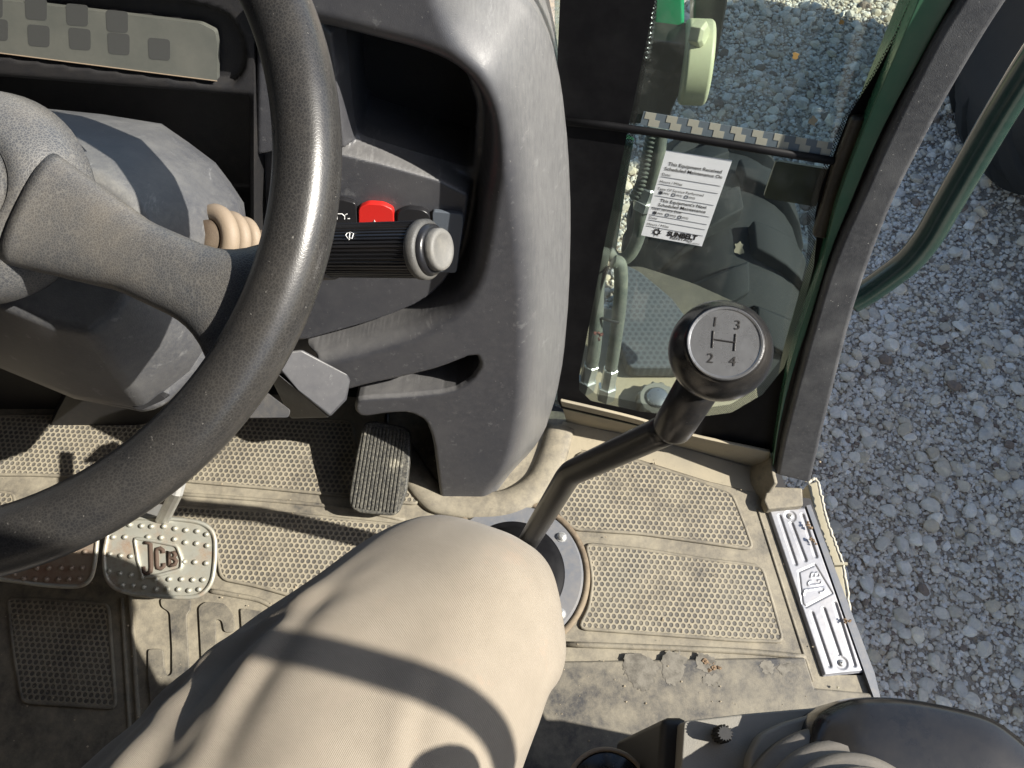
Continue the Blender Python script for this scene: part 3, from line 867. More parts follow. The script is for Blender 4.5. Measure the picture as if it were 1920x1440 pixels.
# facet below the wheel rim and its neighbour
def trimface(px, offs, mat):
    q = np.array([at(u, v, t) for (u, v), t in zip(px, offs)])
    return mk('lower_trim', prism(q, nrm(q.mean(0) - CAM) * 0.03), mat, dash, bevel=0.003)
trimface([(500, 664), (566, 655), (653, 703), (657, 713), (650, 750), (619, 782), (560, 733)], [0.86, 0.87, 0.89, 0.90, 0.90, 0.90, 0.87], M['console'])
trimface([(490, 674), (560, 734), (619, 783), (545, 785)], [0.862, 0.873, 0.903, 0.95], M['trim'])
trimface(roundc([(440, 784), (500, 735), (545, 769), (541, 783)], 5), [0.87] * 20, M['panel'])
# screw hole in the pocket
mk('screw_hole', lathe([(0.0035, 0), (0.0035, 0.004)], con(690, 253, -0.119), NCV, 16), M['black'], dash)

# rocker switches along the top of the panel
def rocker(px, mat, lab, h=0.008):
    c = con(np.mean([p[0] for p in px]), np.mean([p[1] for p in px]), 0)
    t = thing('rocker_switch', lab, 'switch', c, 'switches in a row on the console panel')
    q = roundc(px, 7, 4)
    mk('rocker_cap', pprism(q, lambda u, v: con(u, v, h), -NCV * h), mat, t, bevel=0.0012)
    return t
r1 = rocker([(606, 376), (640, 374), (668, 382), (671, 455), (606, 450)], M['blackgloss'], 'black rocker switch with white lamp symbol beside the steering wheel rim')
r2 = rocker([(672, 390), (690, 382), (718, 384), (738, 394), (740, 455), (672, 452)], M['red'], 'red hazard rocker switch with white triangle')
r3 = rocker([(745, 398), (765, 391), (792, 394), (806, 403), (808, 460), (744, 456)], M['blackgloss'], 'plain black rocker switch between red switch and grey blank plate')
r4 = rocker([(810, 396), (868, 402), (869, 420), (856, 513), (812, 510)], simple('blank_plate_grey', (0.09, 0.105, 0.125), 0.35), 'flat grey blank switch plate at the right end of the row', 0.006)
def stroke(pxs, off, r, mat, parent, surf, name='symbol'):
    return mk(name, merge(*[tube([surf(u, v, off) for u, v in s], r, 6) for s in pxs]), mat, parent)
stroke([[(628, 411), (628, 405), (633, 401), (641, 401), (646, 405), (646, 411)], [(632, 411), (632, 406)], [(623, 401), (627, 403)], [(651, 401), (647, 403)], [(621, 410), (625, 410)], [(652, 410), (656, 410)]], 0.0082, 0.0005, M['white'], r1, con)
stroke([[(698, 424), (702, 413), (707, 424), (698, 424)]], 0.0082, 0.0006, M['white'], r2, con)

# ------------------------------------------------------------------ instrument panel behind the wheel
NI = np.array([0, 1, -0.45]); CI = 0.318
def ins(u, v, off=0.0): return onpl(u, v, NI, CI - off * 1.0966)
NIV = nrm([0, -1, 0.45])
PI_ = Plane(NI, CI)
ip = thing('instrument_panel', 'black instrument panel with grey display behind the steering wheel', 'instrument panel', ins(200, 380, 0))
IO = PI_.ab([(-420, -260), (476, -260), (476, 470), (-420, 470)])
IB = PI_.ab(roundc([(-330, -70), (370, 5), (430, 25), (462, 80), (462, 130), (445, 157), (425, 162), (-330, 64)], 24, 5))
def idf(P):
    s = sdf(P, IB); c = sdf(P, PI_.ab([(-420, 105), (476, 175), (476, 470), (-420, 470)]))
    d = np.where(s < 0, -0.012 * sst(-s, 0, 0.003), 0.0)
    return d - 0.10 * sst(-c, 0, 0.03)
mk('panel_body', relief(PI_, IO, idf, 0.003, 0.05), M['dark'], ip, smooth=True, fix=False)
scr = mk('display_screen', pprism(roundc([(-330, -40), (375, 44), (403, 58), (407, 80), (407, 153), (-330, 57)], 6, 4), lambda u, v: ins(u, v, 0.0012), -NIV * 0.008), M['screen'], ip)
icons = [(-15, 12), (68, 17), (145, 28), (220, 40), (-5, 55), (73, 67), (150, 73), (223, 82), (299, 92), (150, 118 - 45 + 0)]
base = None
for (u, v) in icons[:9]:
    q = roundc([(u - 22, v - 22), (u + 20, v - 18), (u + 20, v + 22), (u - 20, v + 19)], 7, 3)
    mk('icon', pprism(q, lambda a, b: ins(a, b, 0.0014), -NIV * 0.0003), M['icon'], scr)
mk('screen_edge', tube([ins(-330, 57, 0.0016), ins(407, 152, 0.0016)], 0.0005, 6), M['cream'], ip)

# ------------------------------------------------------------------ steering column cowl
COLAX = nrm(FW - 0.05 * UPV)            # from the wheel down into the column
WC = at(-163, 293, 0.390)               # centre of the wheel's rim circle
HC = WC + COLAX * 0.058 - np.array([0.013, 0, 0])
cow = thing('steering_column_cowl', 'grey faceted plastic steering column cowl under the wheel', 'steering column', at(0, 600, 0.75))
def ringpx(px, t): return np.array([at(u, v, t) for u, v in px])
r_mid = [(80, 203), (190, 214), (303, 232), (355, 268), (404, 305), (432, 342), (457, 380), (465, 440), (440, 540), (400, 640), (360, 700), (270, 772), (140, 748), (0, 690), (-160, 620), (-260, 450), (-220, 290), (-80, 215)]
def scale_px(px, c, k): return [(c[0] + (u - c[0]) * k, c[1] + (v - c[1]) * k) for u, v in px]
cc = (60, 470)
rings = [ringpx(scale_px(r_mid, (40, 440), 0.56), 0.475), ringpx(scale_px(r_mid, (40, 440), 0.80), 0.515), ringpx(scale_px(r_mid, (50, 450), 0.97), 0.565),
         ringpx(scale_px(r_mid, cc, 1.0), 0.60), ringpx(scale_px(r_mid, cc, 0.98), 0.66), ringpx(scale_px(r_mid, (40, 420), 0.80), 0.82)]
mk('cowl_shell', loft(rings), M['cowl'], cow, bevel=0.006, seg=3)
mk('column_collar', lathe([(0.050, -0.015), (0.056, 0.0), (0.056, 0.02), (0.051, 0.024), (0.051, 0.032), (0.058, 0.036), (0.058, 0.06)], HC + COLAX * 0.012, COLAX, 40), M['blackgloss'], cow, smooth=True)
lw = [(-200, 560), (0, 682), (140, 745), (265, 772), (300, 770), (380, 690), (430, 620), (300, 540)]
mk('lower_cowl', loft([ringpx(lw, 0.58), ringpx(scale_px(lw, (150, 720), 0.97), 0.72), ringpx(scale_px(lw, (170, 730), 0.9), 0.90)]), M['cowl'], cow, bevel=0.01, seg=3)
mk('cowl_opening', pprism(roundc([(140, 702), (262, 716), (312, 748), (262, 770)], 8), lambda u, v: at(u, v, 0.574), (0, 0.01, -0.01)), M['black'], cow)
seam = catmull([at(u, v, 0.553) for u, v in [(248, 416), (320, 428), (390, 448)]], 4)
mk('cowl_seam', tube(seam, 0.0006, 6), M['black'], cow)
# left footwell bulkhead in the shade
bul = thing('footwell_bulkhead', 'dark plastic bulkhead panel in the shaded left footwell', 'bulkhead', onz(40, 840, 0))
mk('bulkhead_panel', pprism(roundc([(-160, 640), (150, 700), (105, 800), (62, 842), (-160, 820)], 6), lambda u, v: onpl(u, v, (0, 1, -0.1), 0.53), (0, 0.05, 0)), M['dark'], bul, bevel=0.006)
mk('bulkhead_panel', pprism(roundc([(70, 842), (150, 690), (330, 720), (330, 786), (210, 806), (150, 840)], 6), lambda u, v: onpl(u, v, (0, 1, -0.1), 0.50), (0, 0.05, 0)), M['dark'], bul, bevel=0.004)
# cream rubber boot where the lever leaves the cowl
a0 = at(398, 446, 0.530); a1 = at(540, 455, 0.585); ax = nrm(a1 - a0)
L = np.linalg.norm(a1 - a0)
bo = thing('rubber_boot', 'cream ribbed rubber boot at the side of the steering column cowl', 'rubber boot', a0)
mk('boot_core', lathe([(0.012, -0.01), (0.0125, 0.002), (0.010, 0.02), (0.0085, 0.034), (0.007, L)], a0, ax, 32), plastic('boot_gap_shade', (0.06, 0.04, 0.025), 0.3, 0.8), bo, smooth=True)  # core coloured dark to stand for the shadowed gaps between rings
for x, R_b, r_b in ((0.002, 0.0168, 0.0066), (0.0150, 0.0142, 0.0054), (0.0262, 0.0118, 0.0048)):
    q = np.arange(14) / 14 * 2 * math.pi
    prof = [(R_b + r_b * math.cos(k) * 1.0, x + r_b * math.sin(k) * 0.92) for k in q] 
    mk('boot_ring', lathe(prof + prof[:1], a0, ax, 40, cap=False), M['cream'], bo, smooth=True)

# ------------------------------------------------------------------ control stalk with ribbed grip
s0 = at(600, 470, 0.625); s1 = at(806, 468, 0.575); sx = nrm(s1 - s0); SL = np.linalg.norm(s1 - s0)
stk = thing('control_stalk', 'black ribbed wiper control stalk with round button end', 'control stalk', s0)
sa, sb = frame(sx, (0, 0, 1))
R0 = 0.0215
def gring(h, r, teeth=True):
    out = []
    N = 180
    for k in range(N):
        th = k / N * 2 * math.pi
        d = math.cos(th) * sa + math.sin(th) * sb
        rr = r
        view = nrm(CAM - s0); pos = d @ nrm(view + 0.75 * np.array([0, 0.6, 0.6]))
        if teeth and not (0.90 < pos): rr = r - (0.0011 if k % 4 < 2 else 0.0)
        out.append(s0 + sx * h + rr * d)
    return np.array(out)
mk('ribbed_grip', loft([gring(0.012, R0), gring(SL - 0.008, R0)]), M['blackgloss'], stk)
mk('grip_collar', lathe([(0.020, -0.004), (0.0235, 0.0), (0.0240, 0.004), (0.0235, 0.012), (0.0222, 0.0145)], s0, sx, 40), M['panel'], stk, smooth=True)
mk('end_ring', lathe([(R0, -0.009), (R0 + 0.0012, -0.007), (R0 + 0.0012, -0.002), (R0 - 0.001, 0.0), (R0 - 0.003, 0.0)], s1, sx, 40), plastic('worn_end_ring', (0.05, 0.05, 0.05), 0.5, 0.5, dcol=(0.25, 0.235, 0.20)), stk, smooth=True)
mk('end_cap', lathe([(R0 - 0.002, -0.004), (R0 - 0.0025, 0.003), (0.0150, 0.0055), (0.0145, 0.005)], s1, sx, 40), M['blackgloss'], stk, smooth=True)
mk('end_button', lathe([(0.0158, 0.001), (0.0158, 0.010), (0.0148, 0.0118), (0.0118, 0.0122), (0.0108, 0.0112), (0.0005, 0.0114)], s1, sx, 40), plastic('worn_button_grey', (0.14, 0.137, 0.13), 0.5, 0.55, 300, 0.4, dcol=(0.32, 0.30, 0.25), big=60), stk, smooth=True)
mk('stalk_arm', tube([s0 - sx * 0.10, s0], 0.009, 16), M['black'], stk, smooth=True)
def gripsurf(u, v, off=0.0):
    # nearest point of the grip cylinder along the ray
    r = ray(u, v); r = r / np.linalg.norm(r); w_ = CAM - s0
    rp = r - sx * (r @ sx); wp = w_ - sx * (w_ @ sx)
    A = rp @ rp; B = 2 * rp @ wp; C = wp @ wp - (R0 + off) ** 2
    disc = max(B * B - 4 * A * C, 0)
    t = (-B - math.sqrt(disc)) / (2 * A)
    return CAM + r * t
stroke([[(648, 441), (651, 437), (657, 435.5), (663, 438), (660, 447), (652, 447), (648, 441)], [(656, 437), (654.5, 450)], [(660, 447), (656, 446)]], 0.0002, 0.00035, M['white'], stk, gripsurf)

# ------------------------------------------------------------------ steering wheel
wh = thing('steering_wheel', 'black grained steering wheel with grey hub and three spokes', 'steering wheel', HC)
e1 = np.array([1., 0, 0]); e2 = nrm(np.cross(-COLAX, e1)); WN = -COLAX
e2 = nrm(UPV - WN * (UPV @ WN))
th = np.arange(160) / 160 * 2 * math.pi
rimp = WC + 0.200 * (np.cos(th)[:, None] * e1 + np.sin(th)[:, None] * e2)
mk('rim', tube(rimp, 0.0172, 28, closed=True), M['leather'], wh, smooth=True)
def inpl(u, v):
    p = onpl(u, v, COLAX, COLAX @ WC) - WC
    return math.atan2(p @ e2, p @ e1)
A0 = inpl(440, 566)
for k in range(3):
    ang = A0 + (0.0, 2.62, -1.83)[k]
    rd = math.cos(ang) * e1 + math.sin(ang) * e2; td = np.cross(WN, rd)
    rings = []
    for i in range(26):
        s = i / 25
        rr = 0.030 + (0.197 - 0.030) * s
        hgt = -0.052 + 0.048 * (s ** 1.35)
        wd = 0.035 - 0.0140 * min(1, s * 2.2) + 0.030 * max(0, (s - 0.66) / 0.34) ** 2.2
        tk = 0.0125 - 0.003 * s
        c = WC + rd * rr + WN * hgt
        q = np.arange(28) / 28 * 2 * math.pi
        cx_, sx_ = np.cos(q), np.sin(q)
        X = np.sign(cx_) * np.abs(cx_) ** 0.75 * wd; Y = np.sign(sx_) * np.abs(sx_) ** 0.9 * tk
        # curve the flared end along the rim
        bend = -(X ** 2) / (2 * 0.19) * max(0, (s - 0.6) / 0.4)
        rings.append(c + X[:, None] * td + Y[:, None] * WN + bend[:, None] * rd)
    mk('spoke', loft(rings), M['hub'], wh, smooth=True)
mk('hub', lathe([(0.0005, 0.0), (0.030, 0.0), (0.032, -0.001), (0.034, 0.0015), (0.042, 0.001), (0.052, -0.004), (0.061, -0.013), (0.0655, -0.028), (0.062, -0.038)], HC + WN * 0.014, WN, 56), M['hub'], wh, smooth=True)
mk('horn_button', lathe([(0.0005, 0.0042), (0.016, 0.0040), (0.0195, 0.003), (0.0212, 0.0)], HC + WN * 0.0145, WN, 40), plastic('horn_button_plastic', (0.04, 0.035, 0.035), 0.2, 0.4), wh, smooth=True)

# ------------------------------------------------------------------ pedals
def pedal(px, z0, z1, mat, studs, name, label, frame_px=None, arm=None, mats=None):
    """px outline; the plate rises from z0 at its lower edge to z1 at its upper edge"""
    vmax = max(p[1] for p in px); vmin = min(p[1] for p in px)
    a, b = onz(300, vmax, z0), onz(300, vmin, z1)
    dy, dz = b[1] - a[1], b[2] - a[2]
    n = np.array([0, -dz, dy]); n /= np.linalg.norm(n); c = n @ a
    S = lambda u, v, off=0.0: onpl(u, v, n, c + off)
    t = thing(name, label, 'pedal', onz(np.mean([p[0] for p in px]), vmax, 0), 'brake pedals side by side')
    q = roundc(px, 26, 6)
    mk('plate', prism([S(u, v) for u, v in q], -n * 0.006), mat, t, bevel=0.002, seg=3)
    P = np.array([S(u, v, 0.0006) for u, v in q])
    mk('turned_edge', tube(P, 0.0028, 8, closed=True), mats or mat, t, smooth=True)
    st = None
    for (u, v) in studs:
        p = S(u, v)
        if st is None:
            g = lathe([(0.0036, -0.0005), (0.0034, 0.0014), (0.0026, 0.0030), (0.0012, 0.0038), (0.0003, 0.004)], p, n, 14)
            st = mk('stud', g, mat, t, smooth=True); st['p'] = 0; del st['p']; p0 = p
        else:
            c_ = st.copy(); COL.objects.link(c_); c_.parent = t; c_.location = Vector(p - p0)
    return t, S, n
stud_r = [(224, 988), (244, 984), (266, 986), (285, 987), (308, 987), (329, 991), (349, 994), (370, 996), (388, 1002), (213, 1007), (235, 1007), (278, 1007), (303, 1008), (328, 1011), (348, 1017), (369, 1019), (389, 1023),
          (207, 1039), (227, 1042), (246, 1043), (346, 1053), (366, 1054), (387, 1056), (205, 1071), (225, 1076), (246, 1078), (268, 1083), (293, 1086), (318, 1086), (341, 1086), (362, 1087), (381, 1087),
          (230, 1097), (250, 1098), (270, 1101), (293, 1105), (314, 1105), (335, 1105), (355, 1107), (374, 1105)]
bp, S, n = pedal([(207, 980), (245, 971), (320, 972), (380, 979), (404, 1000), (404, 1050), (398, 1095), (372, 1121), (300, 1119), (240, 1113), (203, 1097), (193, 1050)], 0.075, 0.105, M['pedal'], stud_r,
                 'brake_pedal', 'worn silver brake pedal with round studs and three raised letters')
fr = [(253, 1009), (282, 1013), (332, 1023), (342, 1050), (340, 1067), (300, 1078), (268, 1083), (259, 1050)]
mk('letter_frame', tube([S(u, v, 0.001) for u, v in roundc(fr, 5, 2)], 0.0024, 8, closed=True), M['pedal'], bp, smooth=True)
jm2 = quadmap((266, 1016), (334, 1032), (336, 1062), (268, 1078))
for sg in jcbseg(jm2):
    mk('raised_letter', tube([S(u, v, 0.001) for u, v in sg], 0.0026, 8), M['rust'], bp, smooth=True)
mk('pedal_arm', merge(tube([S(300, 985, -0.022), at(330, 925, 0.90), at(372, 770, 0.90)], [0.009, 0.008, 0.008], 10, sx=0.5), pprism(roundc([(230, 972), (240, 955), (300, 945), (314, 950), (306, 972)], 4), lambda u, v: S(u, v, -0.004), -n * 0.006)), M['zinc'], bp)
lst = [(140, 1033), (160, 1035), (70, 1065), (92, 1065), (115, 1065), (135, 1065), (155, 1065), (45, 1085), (66, 1086), (88, 1086), (110, 1086), (130, 1086), (150, 1085), (28, 1076), (24, 1050), (60, 1045), (100, 1045), (118, 1032), (80, 1028), (40, 1030), (10, 1062), (0, 1035), (-20, 1060), (-40, 1035)]
pedal([(-60, 985), (60, 980), (176, 988), (184, 1000), (178, 1060), (170, 1088), (150, 1101), (90, 1098), (10, 1087), (-60, 1080)], 0.075, 0.105, M['rustpedal'], lst, 'brake_pedal', 'rusty brown studded brake pedal half hidden under the wheel rim', mats=M['pedal'])
# accelerator
acc = thing('accelerator_pedal', 'black rubber accelerator pedal with vertical ribs and dried mud', 'pedal', onz(705, 965, 0))
ap = [(681, 793), (700, 789), (758, 800), (770, 812), (768, 870), (762, 925), (748, 962), (735, 968), (670, 962), (654, 948), (655, 925), (668, 850)]
a, b = onz(700, 965, 0.035), onz(700, 790, 0.095)
dy, dz = b[1] - a[1], b[2] - a[2]
an = np.array([0, -dz, dy]); an /= np.linalg.norm(an); ac = an @ a
AS = lambda u, v, off=0.0: onpl(u, v, an, ac + off)
mk('pedal_pad', prism([AS(u, v) for u, v in roundc(ap, 10, 3)], -an * 0.012), M['rubberrib'], acc, bevel=0.003)
for k in range(12):
    s = (k + 0.5) / 12
    tu, tv = 684 + (764 - 684) * s, 797 + (810 - 797) * s
    bu, bv = 659 + (744 - 659) * s, 950 + (962 - 950) * s
    mk('rib', tube([AS(tu, tv, 0.0005), AS(tu * .5 + bu * .5, tv * .5 + bv * .5, 0.0005), AS(bu, bv, 0.0005)], 0.0021, 6), M['rubberrib'], acc)
mk('pedal_arm', tube([AS(720, 840, -0.016), AS(724, 800, -0.02), onpl(727, 770, (0, 1, 0), 0.545), onpl(728, 700, (0, 1, 0), 0.56)], 0.004, 10), M['steelblack'], acc, smooth=True)

# ------------------------------------------------------------------ gear lever
LB = onz(960, 1076, 0)
gl = thing('gear_lever', 'black bent gear lever with round knob showing the shift pattern', 'gear lever', LB)
B1 = at(1068, 888, 0.755); B2 = at(1262, 800, 0.60); KC = at(1350, 658, 0.505)
KT = nrm(KC - B2)
low = LB + np.array([0, 0, 0.03])
p1 = [low, low * 0.35 + B1 * 0.65, low * 0.1 + B1 * 0.9]
path = [low, low * 0.5 + B1 * 0.5, low * 0.12 + B1 * 0.88, B1, B1 * 0.88 + B2 * 0.12, B1 * 0.5 + B2 * 0.5, B1 * 0.1 + B2 * 0.9, B2]
PP = np.concatenate([np.array(path[:2]), chaikin([path[2], path[3], path[4]], 3, False), np.array(path[5:])])
mk('lever_rod', tube(PP, 0.0126, 24), M['steelblack'], gl, smooth=True)
sl0 = B2 - KT * 0.004
mk('lever_sleeve', lathe([(0.0135, -0.003), (0.0155, 0.0), (0.0158, 0.004), (0.0158, np.linalg.norm(KC - B2) - 0.02)], B2, KT, 28), M['steelblack'], gl, smooth=True)
mk('lever_elbow', ballgeo(B2, 0.0138, 20, 12), M['steelblack'], gl, smooth=True)
kn = nrm(0.72 * nrm(CAM - KC) + 0.28 * np.array([0.12, -0.1, 1.0]) + 0.10 * np.array([0.3, 0.9, 0.2]))
ka, kb = frame(kn, (0, 1, 0))
KR = 0.0335
prof = []
for i in range(26):
    ph = -math.pi / 2 + math.pi * i / 25
    r, h = math.cos(ph) * KR * 1.0, math.sin(ph) * KR * 0.93
    if h > KR * 0.695: break
    prof.append((max(r, 0.0003), h))
hl = prof[-1][1]
knob = mk('gear_knob', lathe(prof + [(0.0244, hl + 0.0005), (0.0236, hl - 0.0002)], KC, kn, 48), plastic('knob_black', (0.014, 0.014, 0.015), 0.05, 0.25, 500, 0.06, big=20), gl, smooth=True)
disc = mk('shift_disc', lathe([(0.0237, hl - 0.002), (0.0237, hl + 0.0003), (0.0230, hl + 0.0012), (0.0220, hl + 0.0010), (0.0214, hl + 0.0003), (0.0003, hl + 0.0003)], KC, kn, 48), M['chrome'], gl, smooth=False)
def ks(u, v, off=0.0):
    c = KC + kn * (hl + 0.0006 + off); return onpl(u, v, kn, kn @ c)
kx = nrm(ks(1400, 650) - ks(1320, 640)); ky = nrm(np.cross(kn, kx))
for s_, (u, v) in {'1': (1340, 612), '3': (1382, 618), '2': (1331, 680), '4': (1373, 686)}.items():
    textmesh('numeral', s_, ks(u, v), kx, ky, 0.0088, M['ink'], disc, 0.0002, bold=0.0)
stroke([[(1338, 620), (1336, 652)], [(1380, 626), (1377, 658)], [(1337, 636), (1378, 642)]], 0.0, 0.00055, M['ink'], disc, ks, 'shift_line')
# boot ring on the floor
rg = thing('lever_boot_ring', 'grey metal ring bolted to the floor around the gear lever boot', 'ring', LB)
mk('ring_plate', lathe([(0.072, 0.003), (0.074, 0.008), (0.097, 0.008), (0.100, 0.004), (0.100, 0.0)], LB, (0, 0, 1), 72, cap=False), M['ringgrey'], rg)
bprof = [(0.080, 0.004)]
for k in range(6):
    bprof += [(0.070 - k * 0.0095, 0.010 + k * 0.012), (0.060 - k * 0.0085, 0.012 + k * 0.012)]
bprof += [(0.014, 0.09)]
mk('rubber_gaiter', lathe(bprof, LB, (0, 0, 1), 48), M['frit'], rg, smooth=True)
mk('mat_edge_ring', tube(LB + np.stack([0.1055 * np.cos(th), 0.1055 * np.sin(th), 0 * th + 0.002], -1), 0.0045, 8, closed=True), plastic('dirty_mat_edge', (0.12, 0.09, 0.06), 0.7, 0.8), rg, smooth=True)
for (u, v) in ((1045, 1013), (880, 1000), (870, 1150), (1050, 1150)):
    p = onz(u, v, 0.008); d = p - LB; d[2] = 0; p = LB + nrm(d) * 0.087 + np.array([0, 0, 0.008])
    mk('bolt', lathe([(0.0075, 0), (0.0075, 0.001), (0.0055, 0.0012), (0.005, 0.005), (0.003, 0.006), (0.0004, 0.0062)], p, (0, 0, 1), 12), M['zinc'], rg)

# ------------------------------------------------------------------ front glass
gl_in = [(1240, -120), (1228, 0), (1205, 110), (1180, 230), (1160, 330), (1135, 450), (1110, 580), (1086, 705), (1086, 732), (1108, 752), (1200, 772), (1300, 784), (1372, 774), (1430, 740), (1470, 690), (1500, 600), (1526, 500), (1531, 450), (1528, 405), (1540, 350), (1560, 298), (1592, 215), (1640, 140), (1690, 50), (1725, -30), (1770, -120)]
gl_out = [(1060, -120), (1050, 0), (1045, 110), (1045, 230), (1045, 330), (1045, 450), (1045, 580), (1045, 705), (1045, 750), (1052, 765), (1180, 795), (1300, 822), (1400, 840), (1448, 850), (1480, 760), (1520, 640), (1556, 520), (1570, 470), (1580, 430), (1600, 370), (1620, 300), (1650, 230), (1700, 150), (1745, 60), (1785, -30), (1830, -120)]
ws = thing('front_window', 'dusty tinted front glass with black printed border between console and door post', 'window', gls(1250, 780))
seam_l = lambda off: [(1040, 226 + off), (1140, 236 + off), (1240, 250 + off), (1400, 276 + off), (1600, 308 + off)]
def mkpane(pxs):
    return pprism(pxs, lambda u, v: gls(u, v, 0.0), -NGV * 0.004)
up = [(1040, -120)] + seam_l(-6) + [(1640, 240), (1760, 20), (1830, -120)]
lo = [(1040, 760), (1060, 768), (1180, 796), (1300, 823), (1400, 841), (1448, 851), (1485, 760), (1560, 520), (1600, 390)] + seam_l(6)[::-1]
mk('glass_pane', mkpane(up), M['glass'], ws); mk('glass_pane', mkpane(lo), M['glass'], ws)
def band(a, b, off, th=0.0006):
    A = [gls(u, v, off) for u, v in a]; B = [gls(u, v, off) for u, v in b]; k = len(A)
    V = np.concatenate([A, B, np.array(A) - NGV * th, np.array(B) - NGV * th]); F = []
    for i in range(k - 1):
        F += [[i, i + 1, k + i + 1, k + i], [2 * k + i + 1, 2 * k + i, 3 * k + i, 3 * k + i + 1], [i + 1, i, 2 * k + i, 2 * k + i + 1], [k + i, k + i + 1, 3 * k + i + 1, 3 * k + i]]
    return V, F
mk('printed_border', band(gl_in, gl_out, 0.0012), M['frit'], ws)
cin = np.array([1320, 420.])
gl_dot = [tuple(np.array(p) + (cin - p) / np.linalg.norm(cin - p) * 16) for p in gl_in]
mk('dot_border', band(gl_dot, gl_in, 0.0010, 0.0002), M['dots'], ws)
P = [gls(u, v, 0.004) for u, v in seam_l(0)]
mk('window_seam', tube(P, 0.0048, 10, sx=0.8), M['frit'], ws, smooth=True)
# two-row chequered tape above the seam
tp = thing('chequered_tape', 'cream and grey chequered tape strip stuck along the glass seam', 'tape', gls(1380, 262))
TL, TR, BR, BL = (1207, 209), (1562, 268), (1556, 293), (1200, 234)
tmap = quadmap(TL, TR, BR, BL)
mk('tape_backing', pprism([TL, TR, BR, BL], lambda u, v: gls(u, v, 0.0017), -NGV * 0.0004), M['tapegrey'], tp)
for row in range(2):
    for k in range(9):
        x0 = 0.012 + k * 0.1135 + row * 0.028; x1 = min(x0 + 0.056, 0.998)
        q = [tmap(x0, 1 - row * 0.5), tmap(x1, 1 - row * 0.5), tmap(x1, 0.5 - row * 0.5), tmap(x0, 0.5 - row * 0.5)]
        mk('tape_square', pprism(q, lambda u, v: gls(u, v, 0.0020), -NGV * 0.0002), M['tapecream'], tp)
# service sticker
stt = thing('service_sticker', 'white printed maintenance record sticker with gear logo on the lower glass', 'sticker', gls(1260, 450))
K = [(1249, 282), (1373, 301), (1316, 462), (1202, 441)]
KQ = [gls(u, v, 0.0016) for u, v in K]
sheet_o = mk('sticker_sheet', prism(KQ, -NGV * 0.0003), M['paper'], stt)
KQ = [q + NGV * 0.0003 for q in KQ]
kX = nrm(KQ[1] - KQ[0]); kY = nrm(KQ[0] - KQ[3]); SW = np.linalg.norm(KQ[1] - KQ[0]); SH = np.linalg.norm(KQ[3] - KQ[0])
def SP(s, t):
    return (KQ[0] * (1 - s) + KQ[1] * s) * (1 - t) + (KQ[3] * (1 - s) + KQ[2] * s) * t
def st(s, fx, fy, size, align='LEFT', bold=0.0, sx=1.0, name='print'):
    textmesh(name, s, SP(fx, fy), kX, kY, size * SH, M['ink'], sheet_o, align=align, sx=sx, bold=bold)
st('This Equipment Received', 0.5, 0.150, 0.052, 'CENTER', 0.012, 1.0); st('Scheduled Maintenance On', 0.5, 0.205, 0.052, 'CENTER', 0.012, 1.0)
st('Date:', 0.04, 0.268, 0.042); st('Hours / Miles', 0.04, 0.350, 0.042); st('Type Of Service Performed', 0.04, 0.432, 0.042)
st("This Equipment's Next", 0.5, 0.560, 0.052, 'CENTER', 0.012, 1.0); st('Scheduled Maintenance', 0.5, 0.612, 0.052, 'CENTER', 0.012, 1.0)
st('Next Service Due:', 0.04, 0.668, 0.042); st('Date:', 0.04, 0.780, 0.042); st('Hours / Miles', 0.04, 0.858, 0.042)
for yy in (0.475, 0.715):
    for k in range(3):
        st('PM%d' % (k + 1), 0.15 + 0.20 * k, yy, 0.036)
        x0 = 0.09 + 0.20 * k; h = 0.030
        q = [SP(x0, yy), SP(x0 + 0.045, yy), SP(x0 + 0.045, yy - h), SP(x0, yy - h), SP(x0, yy)]
        mk('tick_box', tube(q, 0.00022, 5), M['ink'], sheet_o)
        if k == 0:
            mk('tick', merge(tube([q[0], q[2]], 0.0003, 5), tube([q[1], q[3]], 0.0003, 5)), M['ink'], sheet_o)
for yy in (0.282, 0.366, 0.502, 0.640, 0.732, 0.795, 0.872):
    mk('ruled_line', tube([SP(0.04, yy), SP(0.96, yy)], 0.00016, 5), M['ink'], sheet_o)
st('SUNBELT', 0.40, 0.945, 0.080, 'LEFT', 0.05, 0.95, 'logo_text'); st('RENTALS', 0.46, 0.978, 0.045, 'LEFT', 0.012, 1.3, 'logo_text'); st('Rev. 07/010', 0.76, 0.992, 0.026)
gc = SP(0.23, 0.925); gs_ = []
for k in range(8):
    a_ = k * math.pi / 4
    def gp(r, an_): return gc + (math.cos(an_) * kX + math.sin(an_) * kY) * r * SH
    gs_.append(prism([gp(0.030, a_), gp(0.028, a_ + 0.75), gp(0.046, a_ + 0.55), gp(0.062, a_ + 0.65)][::1], NGV * 0.0001))
    gs_.append(prism([gp(0.022, a_), gp(0.036, a_), gp(0.036, a_ + 0.79), gp(0.022, a_ + 0.79)], NGV * 0.0001))
mk('logo_gear', merge(*gs_), M['ink'], sheet_o)
